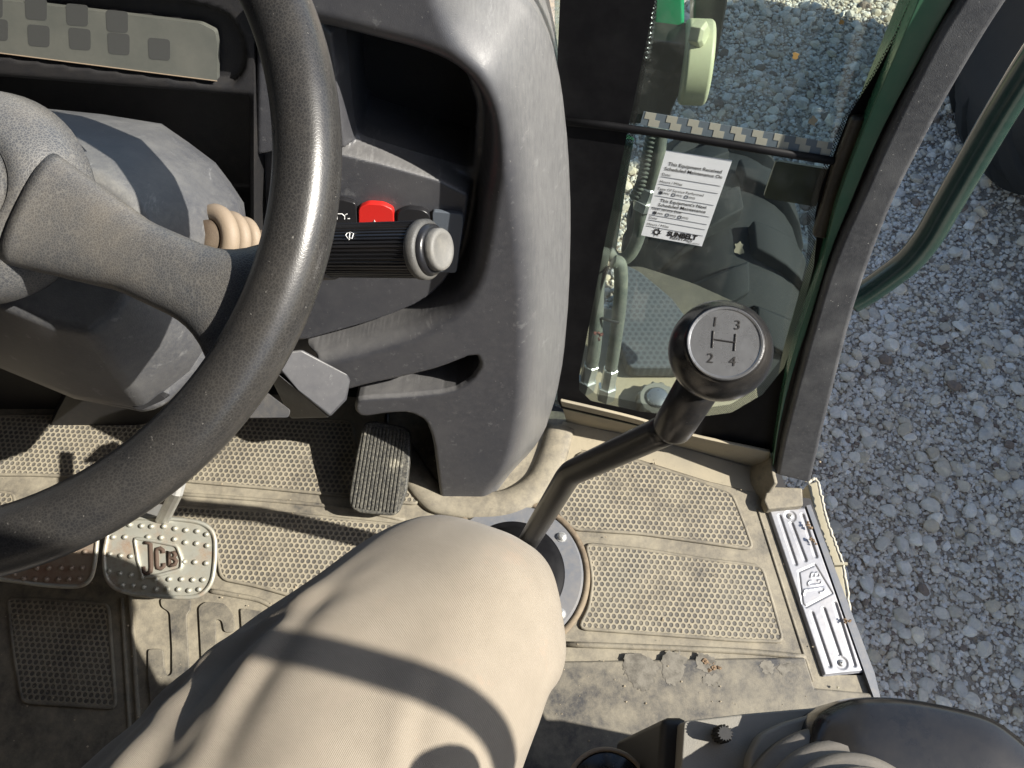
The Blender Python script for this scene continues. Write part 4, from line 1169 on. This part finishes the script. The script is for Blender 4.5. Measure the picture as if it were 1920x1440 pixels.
# insect splats and leaf bits on the glass
def splat(u, v, r, mat, lab):
    pts = []
    for k in range(18):
        a_ = k / 18 * 6.283; rr = r * RNG.uniform(0.45, 1.1)
        pts.append((u + rr * math.cos(a_), v + 1.1 * rr * math.sin(a_)))
    pts = chaikin(pts, 2)
    o = mk('insect_splat', pprism(pts, lambda a, b: gls(a, b, 0.0016), -NGV * 0.0006), mat); tag(o, lab, 'splat')
pale = simple('dried_splat', (0.30, 0.31, 0.22), 0.8)
splat(1386, 466, 12, pale, 'pale dried splat on the lower glass above the gear knob')
splat(1492, 105, 8, M['leaf'], 'yellow brown splat on the upper glass left of the green post')
splat(1578, 42, 6, M['leaf'], 'small brown splat at the top of the glass near the border')
splat(1524, 228, 10, M['olive'], 'pale yellow splat on the glass just above the chequered tape')
# latch plate and black hinge
lt = thing('window_latch', 'brown stained latch plate behind the glass below the tape', 'latch', gls(1490, 385, -0.012))
mk('latch_plate', pprism(roundc([(1455, 302), (1556, 318), (1530, 388), (1431, 371)], 6), lambda u, v: gls(u, v, -0.012), -NGV * 0.004), M['brownplate'], lt)
mk('hinge_strip', pprism([(1598, 222), (1625, 222), (1580, 350), (1548, 450), (1524, 445), (1560, 320)], lambda u, v: gls(u, v, 0.010), -NGV * 0.012), plastic('brown_hinge', (0.03, 0.024, 0.016), 0.2, 0.4), lt, bevel=0.003)

# ------------------------------------------------------------------ door post
post = thing('door_post', 'tall grey trimmed door post with green painted edge beside the gravel', 'door post', onz(1490, 905, 0))
def postband(a, b, off, depth, mat, name, bevel=0.004):
    A = catmull([gls(u, v, off) for u, v in a], 3); B = catmull([gls(u, v, off) for u, v in b], 3)
    # carry the post on above the picture
    d = (A[0] - A[3]) + (B[0] - B[3]); d = d / d[2] * 0.95
    A = np.concatenate([[A[0] + d], A]); B = np.concatenate([[B[0] + d], B]); k = len(A)
    D = -NGV * depth
    V = np.concatenate([A, B, A + D, B + D]); F = []
    for i in range(k - 1):
        F += [[i, i + 1, k + i + 1, k + i], [2 * k + i + 1, 2 * k + i, 3 * k + i, 3 * k + i + 1], [i + 1, i, 2 * k + i, 2 * k + i + 1], [k + i, k + i + 1, 3 * k + i + 1, 3 * k + i]]
    F += [[0, k, 3 * k, 2 * k], [k - 1, 3 * k - 1, 4 * k - 1, 2 * k - 1]]
    return mk(name, (V, F), mat, post, bevel=bevel, seg=3)
tl_ = [(1803, 0), (1749, 89), (1671, 244), (1606, 390), (1570, 470), (1540, 557), (1500, 700), (1470, 817), (1455, 892)]
tr_ = [(1891, 0), (1844, 72), (1774, 190), (1725, 282), (1667, 400), (1605, 570), (1562, 733), (1538, 830), (1520, 908)]
postband(tl_, tr_, 0.030, 0.05, M['trim'], 'post_trim', 0.006)
gl_ = [(1722, 0), (1682, 95), (1620, 244), (1567, 390), (1540, 500), (1507, 600), (1477, 700), (1460, 790), (1448, 872)]
gr_ = [(1787, 0), (1735, 95), (1654, 244), (1591, 390), (1557, 475), (1522, 590), (1486, 700), (1462, 800), (1450, 880)]
postband(gl_, gr_, 0.020, 0.05, M['green'], 'post_frame', 0.003)
sl_ = [(1783, 0), (1731, 95), (1650, 244), (1587, 390), (1553, 475), (1518, 590), (1482, 700), (1459, 800), (1447, 885)]
sr_ = [(1807, 0), (1753, 89), (1675, 244), (1610, 390), (1574, 470), (1544, 557), (1504, 700), (1474, 817), (1459, 890)]
postband(sl_, sr_, 0.014, 0.03, M['black'], 'rubber_seal', 0.002)
# handrail outside the post
hr = [(1596, 565), (1625, 548), (1665, 520), (1705, 488), (1740, 445), (1775, 385), (1830, 290), (1880, 205), (1940, 110), (2000, 20), (2040, -60)]
hp = catmull([onpl(u, v, (0.15, 1, -0.3), 0.62) for u, v in hr], 8)
o = mk('grab_rail', tube(hp, 0.0178, 20), plastic('dark_green_rail_paint', (0.018, 0.040, 0.032), 0.12, 0.18, 500, 0.08, dcol=(0.3, 0.29, 0.27)), smooth=True, loc=hp[0])
tag(o, 'dark painted curved grab rail outside the door post over the gravel', 'grab rail')

# ------------------------------------------------------------------ seen through the front glass
NB = np.array([0.15, 1, -0.3])
def bey(u, v, c=0.70): return onpl(u, v, NB, c)
arm = thing('loader_arm', 'green loader arm with dark bracket and pale bolted boss seen through the glass', 'loader arm', bey(1240, 230, 0.85))
mk('arm_beam', pprism([(1228, -150), (1283, -150), (1284, 84), (1222, 88)], lambda u, v: bey(u, v, 0.86), (0.0, 0.06, 0)), M['brightgreen'], arm, bevel=0.006)
mk('arm_bracket', pprism([(1192, 72), (1298, 86), (1286, 150), (1262, 205), (1250, 236), (1160, 232)], lambda u, v: bey(u, v, 0.82), (0, 0.05, 0)), M['steelblack'], arm, bevel=0.004)
mk('arm_panel', pprism([(1300, -150), (1372, -150), (1364, 10), (1345, 110), (1318, 195), (1280, 190), (1300, 90)], lambda u, v: bey(u, v, 0.90), (0, 0.05, 0)), M['steelblack'], arm, bevel=0.004)
bc = bey(1290, 118, 0.83)
mk('pivot_boss', lathe([(0.004, -0.02), (0.052, -0.02), (0.056, -0.016), (0.056, 0.014), (0.052, 0.018), (0.004, 0.018)], bc + np.array([0.012, 0, 0]), (1, -0.12, 0.05), 40), M['boss'], arm, smooth=False, bevel=0.002)
mk('hex_bolt', lathe([(0.017, 0), (0.017, 0.014), (0.012, 0.018)], bey(1300, 62, 0.80), (0.8, -0.5, 0.2), 6), M['boss'], arm, bevel=0.001)
def hose(px, r, mat, lab, c=0.62, ribs=0, fit=None, name='hydraulic_hose', group=None):
    P = catmull([bey(u, v, cc_) if len(q) == 3 else bey(u, v, c) for q in px for (u, v, cc_) in [(q[0], q[1], q[2] if len(q) == 3 else c)]], 10)
    t = thing(name, lab, 'hose', P[-1], group)
    if ribs:
        n = len(P); L_ = np.concatenate([[0], np.cumsum(np.linalg.norm(np.diff(P, axis=0), axis=1))])
        m = int(L_[-1] / 0.0011); s = np.linspace(0, L_[-1], m)
        Q = np.stack([np.interp(s, L_, P[:, i]) for i in range(3)], -1)
        mk('conduit', tube(Q, r * (1 + 0.13 * np.sign(np.sin(s / 0.0062 * 2 * math.pi))), 14), mat, t, smooth=True)
    else:
        mk('hose_body', tube(P, r, 16), mat, t, smooth=True)
    if fit:
        for (i0, i1, rr) in fit:
            a_, b_ = P[i0], P[i1]
            mk('hose_fitting', lathe([(rr * 0.8, 0), (rr, 0.002), (rr, np.linalg.norm(b_ - a_) * 0.6), (rr * 1.25, np.linalg.norm(b_ - a_) * 0.62), (rr * 1.25, np.linalg.norm(b_ - a_))], a_, b_ - a_, 6), M['zinc'], t)
    return t
hose([(1225, -90), (1218, 0), (1212, 70), (1205, 110)], 0.0085, M['steelblack'], 'black corrugated conduit beside the green loader arm', 0.78, 1, name='conduit')
hose([(1228, 235), (1216, 290), (1205, 340), (1192, 372)], 0.0080, M['hose'], 'grey corrugated conduit below the glass seam left of the sticker', 0.66, 1, name='conduit')
hose([(1240, 240), (1232, 300), (1220, 350), (1205, 390), (1198, 440), (1180, 478), (1158, 486), (1140, 470)], 0.0095, M['hose'], 'dusty hose curling under the sticker into a green fitting', 0.66, fit=[(20, 30, 0.0125)])
hose([(1150, 490), (1163, 500), (1163, 560), (1155, 630), (1146, 690), (1135, 745)], 0.0100, M['hose'], 'dusty grey hose looping beside the black border with hex fitting', 0.62, fit=[(40, 50, 0.0125)])
hose([(1130, 470), (1120, 540), (1118, 600), (1112, 670), (1096, 728)], 0.0105, M['hose'], 'grey hose nearest the console with zinc fitting at its foot', 0.61, fit=[(32, 40, 0.013)])
hose([(1172, 260), (1160, 330), (1150, 400), (1138, 480)], 0.012, M['green'], 'green painted hydraulic pipe at the left border of the glass', 0.68)
o = mk('cable_clip', tube([bey(1104, 520, 0.605), bey(1120, 515, 0.60), bey(1140, 500, 0.6), bey(1108, 590, 0.605), bey(1140, 600, 0.6), bey(1160, 605, 0.6)], 0.0022, 8), M['black']); tag(o, 'thin black cable tied across the dusty hoses', 'cable')
lump('red_cap', bey(1123, 628, 0.59), 0.0045, simple('faded_red', (0.16, 0.05, 0.04), 0.7), 8, 'small faded red cap among the dusty hoses', 'cap')
# chassis deck in front of the glass
ch = thing('chassis_deck', 'dust covered steel deck in front of the glass with perforated step', 'chassis', onz(1230, 720, -0.12))
mk('deck_top', pprism([(1010, 560), (1330, 600), (1420, 720), (1440, 900), (1010, 900)], lambda u, v: onz(u, v, -0.10), (0, 0, -0.2)), M['sand'], ch, bevel=0.006)
pf = [(1162, 490), (1200, 508), (1262, 560), (1300, 612), (1296, 690), (1180, 690), (1160, 640)]
def perf():
    m = MT('perforated_step_plate')
    d = hexd(m, 0.011); h = m.ramp(d, 0.28, 0.36, (1, 1, 1), (0, 0, 0))
    c = m.mix(m.math('MULTIPLY', h, 0.55), (0.085, 0.09, 0.098), (0.03, 0.03, 0.033))
    m.set(color=c, rough=0.6, normal=m.bump(h, -0.5, 0.002)); return m.m
mk('step_plate', pprism(roundc(pf, 12), lambda u, v: onz(u, v, -0.06), (0, 0, -0.03)), perf(), ch, bevel=0.004)
mk('mud_ridge', pprism(roundc([(1160, 500), (1200, 498), (1300, 530), (1400, 575), (1440, 620), (1400, 660), (1300, 610), (1220, 545)], 12), lambda u, v: onz(u, v, -0.09), (0, 0, -0.05)), M['mudgrey'], ch, bevel=0.012)
fc = thing('filler_cap', 'grey scalloped filler cap with silver centre behind the gear lever', 'cap', onz(1232, 750, -0.1))
cp = onz(1232, 748, -0.075)
gk = []
rings = []
for r, h in ((0.032, -0.025), (0.032, 0.0), (0.029, 0.004), (0.020, 0.004)):
    q = np.arange(72) / 72 * 2 * math.pi; rr = r + (0.0018 * np.sign(np.sin(q * 12)) if r > 0.03 else 0)
    rings.append(cp + np.stack([rr * np.cos(q), rr * np.sin(q), 0 * q + h], -1))
mk('cap_body', loft(rings), M['beige'], fc, bevel=0.001)
mk('cap_centre', lathe([(0.019, 0.003), (0.019, 0.007), (0.016, 0.009), (0.0004, 0.0092)], cp, (0, 0, 1), 32), M['chrome'], fc, smooth=True)
# front wheel of the machine
def tyre(name, c, R, W, lab, mat, nl=22, lugh=0.03, spin=0.0, group=None):
    t = group if group is not None else thing(name, lab, 'wheel', (c[0], c[1], c[2] - R))
    pr = []
    for k in range(15):
        x = -1 + 2 * k / 14
        pr.append((R * (0.60 + 0.40 * (1 - abs(x) ** 3.2)) if abs(x) < 1 else R * 0.58, x * W / 2))
    par = t; t = mk('tyre', lathe([(R * 0.5, -W * 0.42)] + pr + [(R * 0.5, W * 0.42)], c, (1, 0, 0), 72), mat, par, smooth=True)
    mk('wheel_rim', lathe([(R * 0.02, -W * 0.2), (R * 0.45, -W * 0.25), (R * 0.52, -W * 0.42), (R * 0.52, W * 0.42), (R * 0.45, W * 0.25), (R * 0.02, W * 0.2)], c, (1, 0, 0), 40), M['olive'], t, smooth=True)
    first = None
    for k in range(nl):
        for sgn in (-1, 1):
            pts = []
            a0_ = (k + (0.5 if sgn > 0 else 0)) / nl * 2 * math.pi + spin
            rows = []
            for j in range(6):
                s = j / 5; x = sgn * (0.02 + 0.46 * s) * W; aa = a0_ + 0.16 * s - 0.5 * 0.0
                rad = R * (0.60 + 0.40 * (1 - abs(2 * x / W) ** 3.2))
                wdt = 0.55 * 2 * math.pi / nl / 2 * (0.8 + 0.3 * s)
                for da, dr in ((-wdt, -0.01), (-wdt * 0.8, lugh), (wdt * 0.8, lugh), (wdt, -0.01)):
                    rr = rad + dr
                    pts.append(np.array(c) + np.array([x, rr * math.cos(aa + da), rr * math.sin(aa + da)]))
            V = np.array(pts); F = []
            for j in range(5):
                for q in range(3): F.append([j * 4 + q, j * 4 + q + 1, j * 4 + 4 + q + 1, j * 4 + 4 + q])
            F += [[0, 1, 2, 3], [23, 22, 21, 20]]
            mk('tread_lug', (V, F), mat, t, bevel=0.005, seg=1)
    return t
tyre('front_wheel', np.array([0.47, 1.06, -0.56]), 0.42, 0.34, 'large lugged front tyre of the machine seen through the glass', M['tyre'], 16, 0.034)

# ------------------------------------------------------------------ armrest pod with joystick at the right
pod = thing('armrest_pod', 'beige and dark grey control pod at the right of the seat', 'control pod', onz(1500, 1450, 0))
ZP = 0.44
shell = [(1500, 1350), (1545, 1321), (1592, 1308), (1680, 1311), (1760, 1326), (1832, 1344), (1885, 1384), (1930, 1430), (1990, 1530), (2010, 1700), (1500, 1750), (1480, 1500)]
srings = []
SPX = chaikin(shell, 2)
scn = (1740, 1540)
for k, (z, s) in enumerate(((0.30, 0.97), (0.40, 1.0), (0.445, 1.0), (0.457, 0.988), (0.464, 0.965), (0.468, 0.90), (0.472, 0.70), (0.473, 0.4))):
    base_p = np.array([onz(u, v, ZP) for u, v in SPX]); cpt = onz(*scn, ZP)
    q = cpt + (base_p - cpt) * s; q[:, 2] = z; srings.append(q)
mk('pod_shell', loft(srings), M['shell'], pod, smooth=True)
mk('pod_tray', pprism(roundc([(1282, 1352), (1400, 1338), (1540, 1326), (1600, 1345), (1604, 1380), (1560, 1700), (1260, 1700)], 8), lambda u, v: onz(u, v, 0.425), (0, 0, -0.12)), M['beige'], pod, bevel=0.006)
mk('pod_rim', pprism(roundc([(1404, 1420), (1425, 1376), (1470, 1353), (1545, 1333), (1588, 1341), (1606, 1366), (1600, 1700), (1400, 1700)], 16), lambda u, v: onz(u, v, 0.440), (0, 0, -0.03)), M['beige'], pod, bevel=0.006)
mk('pod_pedestal', box((0.27, -0.22, 0.15), (0.13, 0.24, 0.15)), M['dark'], pod, bevel=0.01)
mk('pod_side', pprism([(1240, 1345), (1290, 1345), (1268, 1700), (1215, 1700)], lambda u, v: onz(u, v, 0.40), (0, 0, -0.30)), M['black'], pod, bevel=0.006)
kz = onz(1349, 1378, 0.425)
kp = []
q = np.arange(60) / 60 * 2 * math.pi
kr = lambda r, z: kz + np.stack([(r + 0.0006 * np.sign(np.sin(q * 15))) * np.cos(q), (r + 0.0006 * np.sign(np.sin(q * 15))) * np.sin(q), 0 * q + z], -1)
o = mk('knurled_knob', loft([kr(0.0060, 0), kr(0.0060, 0.016), kr(0.0050, 0.018)]), M['black'], loc=kz); tag(o, 'small black knurled knob standing on the beige pod tray', 'knob')
jb = onz(1575, 1580, 0.44)
js = thing('joystick', 'joystick with ribbed grey rubber bellows on the control pod', 'joystick', jb)
tipp = np.array([0.2415, -0.054, 0.838])
jax = nrm(np.array([0.06, -0.10, 1.0]))
prof = [(0.074, -0.01)]
for k in range(7):
    r0 = 0.075 - k * 0.0078; z0 = k * 0.0135
    prof += [(r0 - 0.002, z0 + 0.0005), (r0 + 0.0012, z0 + 0.004), (r0 + 0.0006, z0 + 0.008), (r0 - 0.003, z0 + 0.0115), (r0 - 0.0098, z0 + 0.0131)]
prof += [(0.016, 0.098)]
mk('rubber_bellows', lathe(prof, jb, jax, 56), M['boot'], js, smooth=True)
jt = jb + jax * 0.095
mk('stick', tube(catmull([jt, jt * 0.5 + tipp * 0.5, tipp - np.array([0, 0, 0.02])], 6), 0.008, 14), M['steelblack'], js, smooth=True)
mk('stick_knob', ballgeo(tipp, 0.026, 28, 16, (1, 1, 1.1)), M['blackgloss'], js, smooth=True)
o = mk('pod_shade_panel', box((0.515, -0.42, 0.30), (0.014, 0.365, 0.55)), M['olive'], bevel=0.006); tag(o, 'unseen panel added to shade the control pod', 'panel')  # added out of view to keep the sun off the pod
# round cap at the bottom edge
cb = onz(1140, 1492, 0.30)
o = thing('seat_adjuster_cap', 'dark round cap with pale rim beside the driver at the picture bottom', 'cap', cb)
mk('cap_top', lathe([(0.0005, 0.0), (0.034, 0.002), (0.036, 0.0)], cb, (0, 0, 1), 40), M['shell'], o, smooth=True)
mk('cap_rim', tube(cb + np.stack([0.0375 * np.cos(th), 0.0375 * np.sin(th), 0 * th], -1), 0.0022, 8, closed=True), M['cream'], o, smooth=True)
mk('cap_stem', lathe([(0.025, -0.29), (0.025, -0.03), (0.036, -0.005)], cb, (0, 0, 1), 28), M['dark'], o, smooth=True)
# door frame bar on the right, outside the picture, whose shadow crosses the thigh
bar = catmull([(0.475, -0.035, 1.56), (0.475, -0.038, 1.25), (0.475, -0.042, 1.10), (0.475, -0.055, 1.02), (0.475, -0.085, 0.965), (0.475, -0.14, 0.92), (0.475, -0.30, 0.86), (0.475, -0.6, 0.80)], 8)
o = mk('door_frame_bar', tube(bar, 0.0108, 14), M['steelblack'], smooth=True, loc=(0.475, -0.2, 0.8)); tag(o, 'curved black steel bar framing the rear of the cab doorway', 'frame bar')

# ------------------------------------------------------------------ driver
person = thing('person', 'seated driver in tan trousers with one knee beside the gear lever', 'person', onz(700, 1100, 0))
KN = np.array([-0.032, 0.112, 0.528])
HIP = np.array([-0.340, -0.36, 0.48])
ANK = np.array([-0.205, -0.20, 0.13])
def leg(HIP, KN, ANK, name='trouser_leg', seedv=0):
    tdir = nrm(KN - HIP); sdir = nrm(ANK - KN)
    pts = [HIP, HIP * 0.66 + KN * 0.34, HIP * 0.33 + KN * 0.67 + np.array([-0.006, 0, 0]), KN * 0.86 + HIP * 0.14 + np.array([-0.016, 0, 0])]
    mid = [KN + tdir * 0.004 + sdir * 0.010, KN + sdir * 0.075 + tdir * 0.002]
    pts += mid + [KN * 0.55 + ANK * 0.45, KN * 0.2 + ANK * 0.8, ANK]
    rr = [0.165, 0.158, 0.134, 0.103, 0.075, 0.064, 0.062, 0.062, 0.062]
    C = catmull(pts, 10); r = np.interp(np.linspace(0, len(pts) - 1, len(C)), range(len(pts)), rr)
    T = np.gradient(C, axis=0); up0 = np.array([0, 0, 1.])
    rings = []
    L_ = np.concatenate([[0], np.cumsum(np.linalg.norm(np.diff(C, axis=0), axis=1))])
    a = nrm(np.cross(T[0], up0))
    N = 128
    CR = [(0.50, 2.7, 0.36, 2.05, .0055, .10), (0.53, 2.35, 0.41, 1.85, .004, .09), (0.03, 2.65, 0.36, 2.42, .0055, .12), (0.0, 2.25, 0.31, 2.08, .005, .10), (0.10, 1.5, 0.26, 1.95, .003, .09),
          (0.28, 0.55, 0.50, 0.22, .0045, .10), (0.18, 0.75, 0.34, 0.38, .0035, .09), (0.43, 0.85, 0.52, 1.25, .003, .09), (0.40, 2.9, 0.52, 2.2, .005, .08), (0.15, 2.9, 0.45, 2.7, .006, .08)]
    for i in range(len(C)):
        t = nrm(T[i]); a = nrm(a - t * (a @ t)); b = np.cross(a, t)
        q = np.arange(N) / N * 2 * math.pi
        # a: outward right; b: upward on the thigh
        s = L_[i]
        rad = r[i] * (1 + 0.03 * np.cos(2 * q))
        left = np.exp(-((q - 2.65) / 0.62) ** 2)
        ph = q * 9 + s * 7 + 0.9 * math.sin(s * 13 + seedv) + 0.4 * math.sin(s * 31)
        f = 0.008 * left * (np.abs(np.sin(ph)) ** 0.9 - 0.5) * min(1, s * 6) * np.clip((0.50 - s) / 0.16, 0, 1)
        f += 0.004 * np.exp(-((q - 0.25) / 0.3) ** 2) * (np.abs(np.sin(q * 7 + s * 5)) ** 0.7 - 0.5) * min(1, s * 4) * np.clip((0.56 - s) / 0.1, 0, 1)
        f += 0.0028 * np.sin(3 * q + s * 30 + seedv) * np.sin(s * 17 + 2 * q) * np.clip(1 - np.abs(i - 32) / 30, 0.15, 1)
        f += 0.0016 * np.sin(q * 5 - s * 46 + 1.1)
        for s0, q0, s1, q1, am, wdt in CR:
            k = (s - s0) / (s1 - s0)
            if -0.15 < k < 1.15:
                dq = q - (q0 + (q1 - q0) * k)
                en = math.sin(math.pi * min(max((k + 0.15) / 1.3, 0), 1))
                f += am * en * (np.exp(-((dq - wdt * 1.3) / wdt) ** 2) - np.exp(-(dq / wdt) ** 2))
        rad = rad + f
        rings.append(C[i] + (np.cos(q) * rad)[:, None] * a + (np.sin(q) * rad)[:, None] * b)
    return loft(rings, True)
gL = leg(HIP, KN, ANK)
HIP2 = np.array([-0.56, -0.38, 0.49]); KN2 = np.array([-0.80, 0.06, 0.51]); ANK2 = np.array([-0.90, 0.05, 0.13])
gR = leg(HIP2, KN2, ANK2, seedv=2)
mk('trousers', merge(gL, gR, ballgeo((-0.43, -0.47, 0.52), 0.17, 32, 18, (1.25, 0.95, 0.85))), M['cloth'], person, smooth=True, sub=1)
for A_, d in ((ANK, np.array([-0.04, 0.12, 0])), (ANK2, np.array([-0.06, 0.16, 0]))):
    heel = np.array([A_[0], A_[1] - 0.02, 0.05]); toe = np.array([A_[0] + d[0], A_[1] + d[1], 0.035])
    mk('boot', merge(tube(catmull([A_ + np.array([0, 0, 0.02]), np.array([A_[0], A_[1], 0.09]), heel * 0.6 + toe * 0.4, toe], 6), np.interp(np.arange(19), [0, 6, 12, 16, 18], [0.05, 0.05, 0.046, 0.040, 0.022]), 18)), M['shoe'], person, smooth=True)
# outer seam with its loose fold along the right of the thigh
sm = [at(1052, 1200, 0.50), at(1056, 1240, 0.49), at(1048, 1290, 0.475), at(1030, 1340, 0.465)]
# ------------------------------------------------------------------ seat behind the knees
seat = thing('driver_seat', 'dark driver seat cushion under the driver', 'seat', (-0.43, -0.44, 0))
mk('cushion', box((-0.43, -0.46, 0.32), (0.25, 0.24, 0.06)), M['dark'], seat, bevel=0.03, seg=4)
mk('backrest', box((-0.43, -0.74, 0.78), (0.25, 0.06, 0.44)), M['dark'], seat, bevel=0.04, seg=4)
mk('seat_base', box((-0.43, -0.48, 0.13), (0.18, 0.16, 0.13)), M['dark'], seat, bevel=0.01)

# ------------------------------------------------------------------ neighbouring machine that shades the gravel
nb = thing('parked_machine', 'dark parked machine beyond the gravel with a big rear tyre', 'machine', (2.7, 0.9, GZ))
mk('machine_body', box((2.75, 0.25, -0.08), (0.55, 2.05, 0.52)), M['steelblack'], nb, bevel=0.05)
mk('machine_bonnet', box((2.75, -2.2, 0.05), (0.55, 0.8, 0.55)), M['steelblack'], nb, bevel=0.05)
tyre('rear_tyre', np.array([1.78, 2.14, GZ + 0.60]), 0.60, 0.46, 'huge dark muddy tyre of the neighbouring machine at the top right', M['tyre'], 18, 0.035, group=nb)
print('objects', len(bpy.data.objects), 'tris', sum(len(o.data.polygons) for o in bpy.data.objects if o.type == 'MESH'))
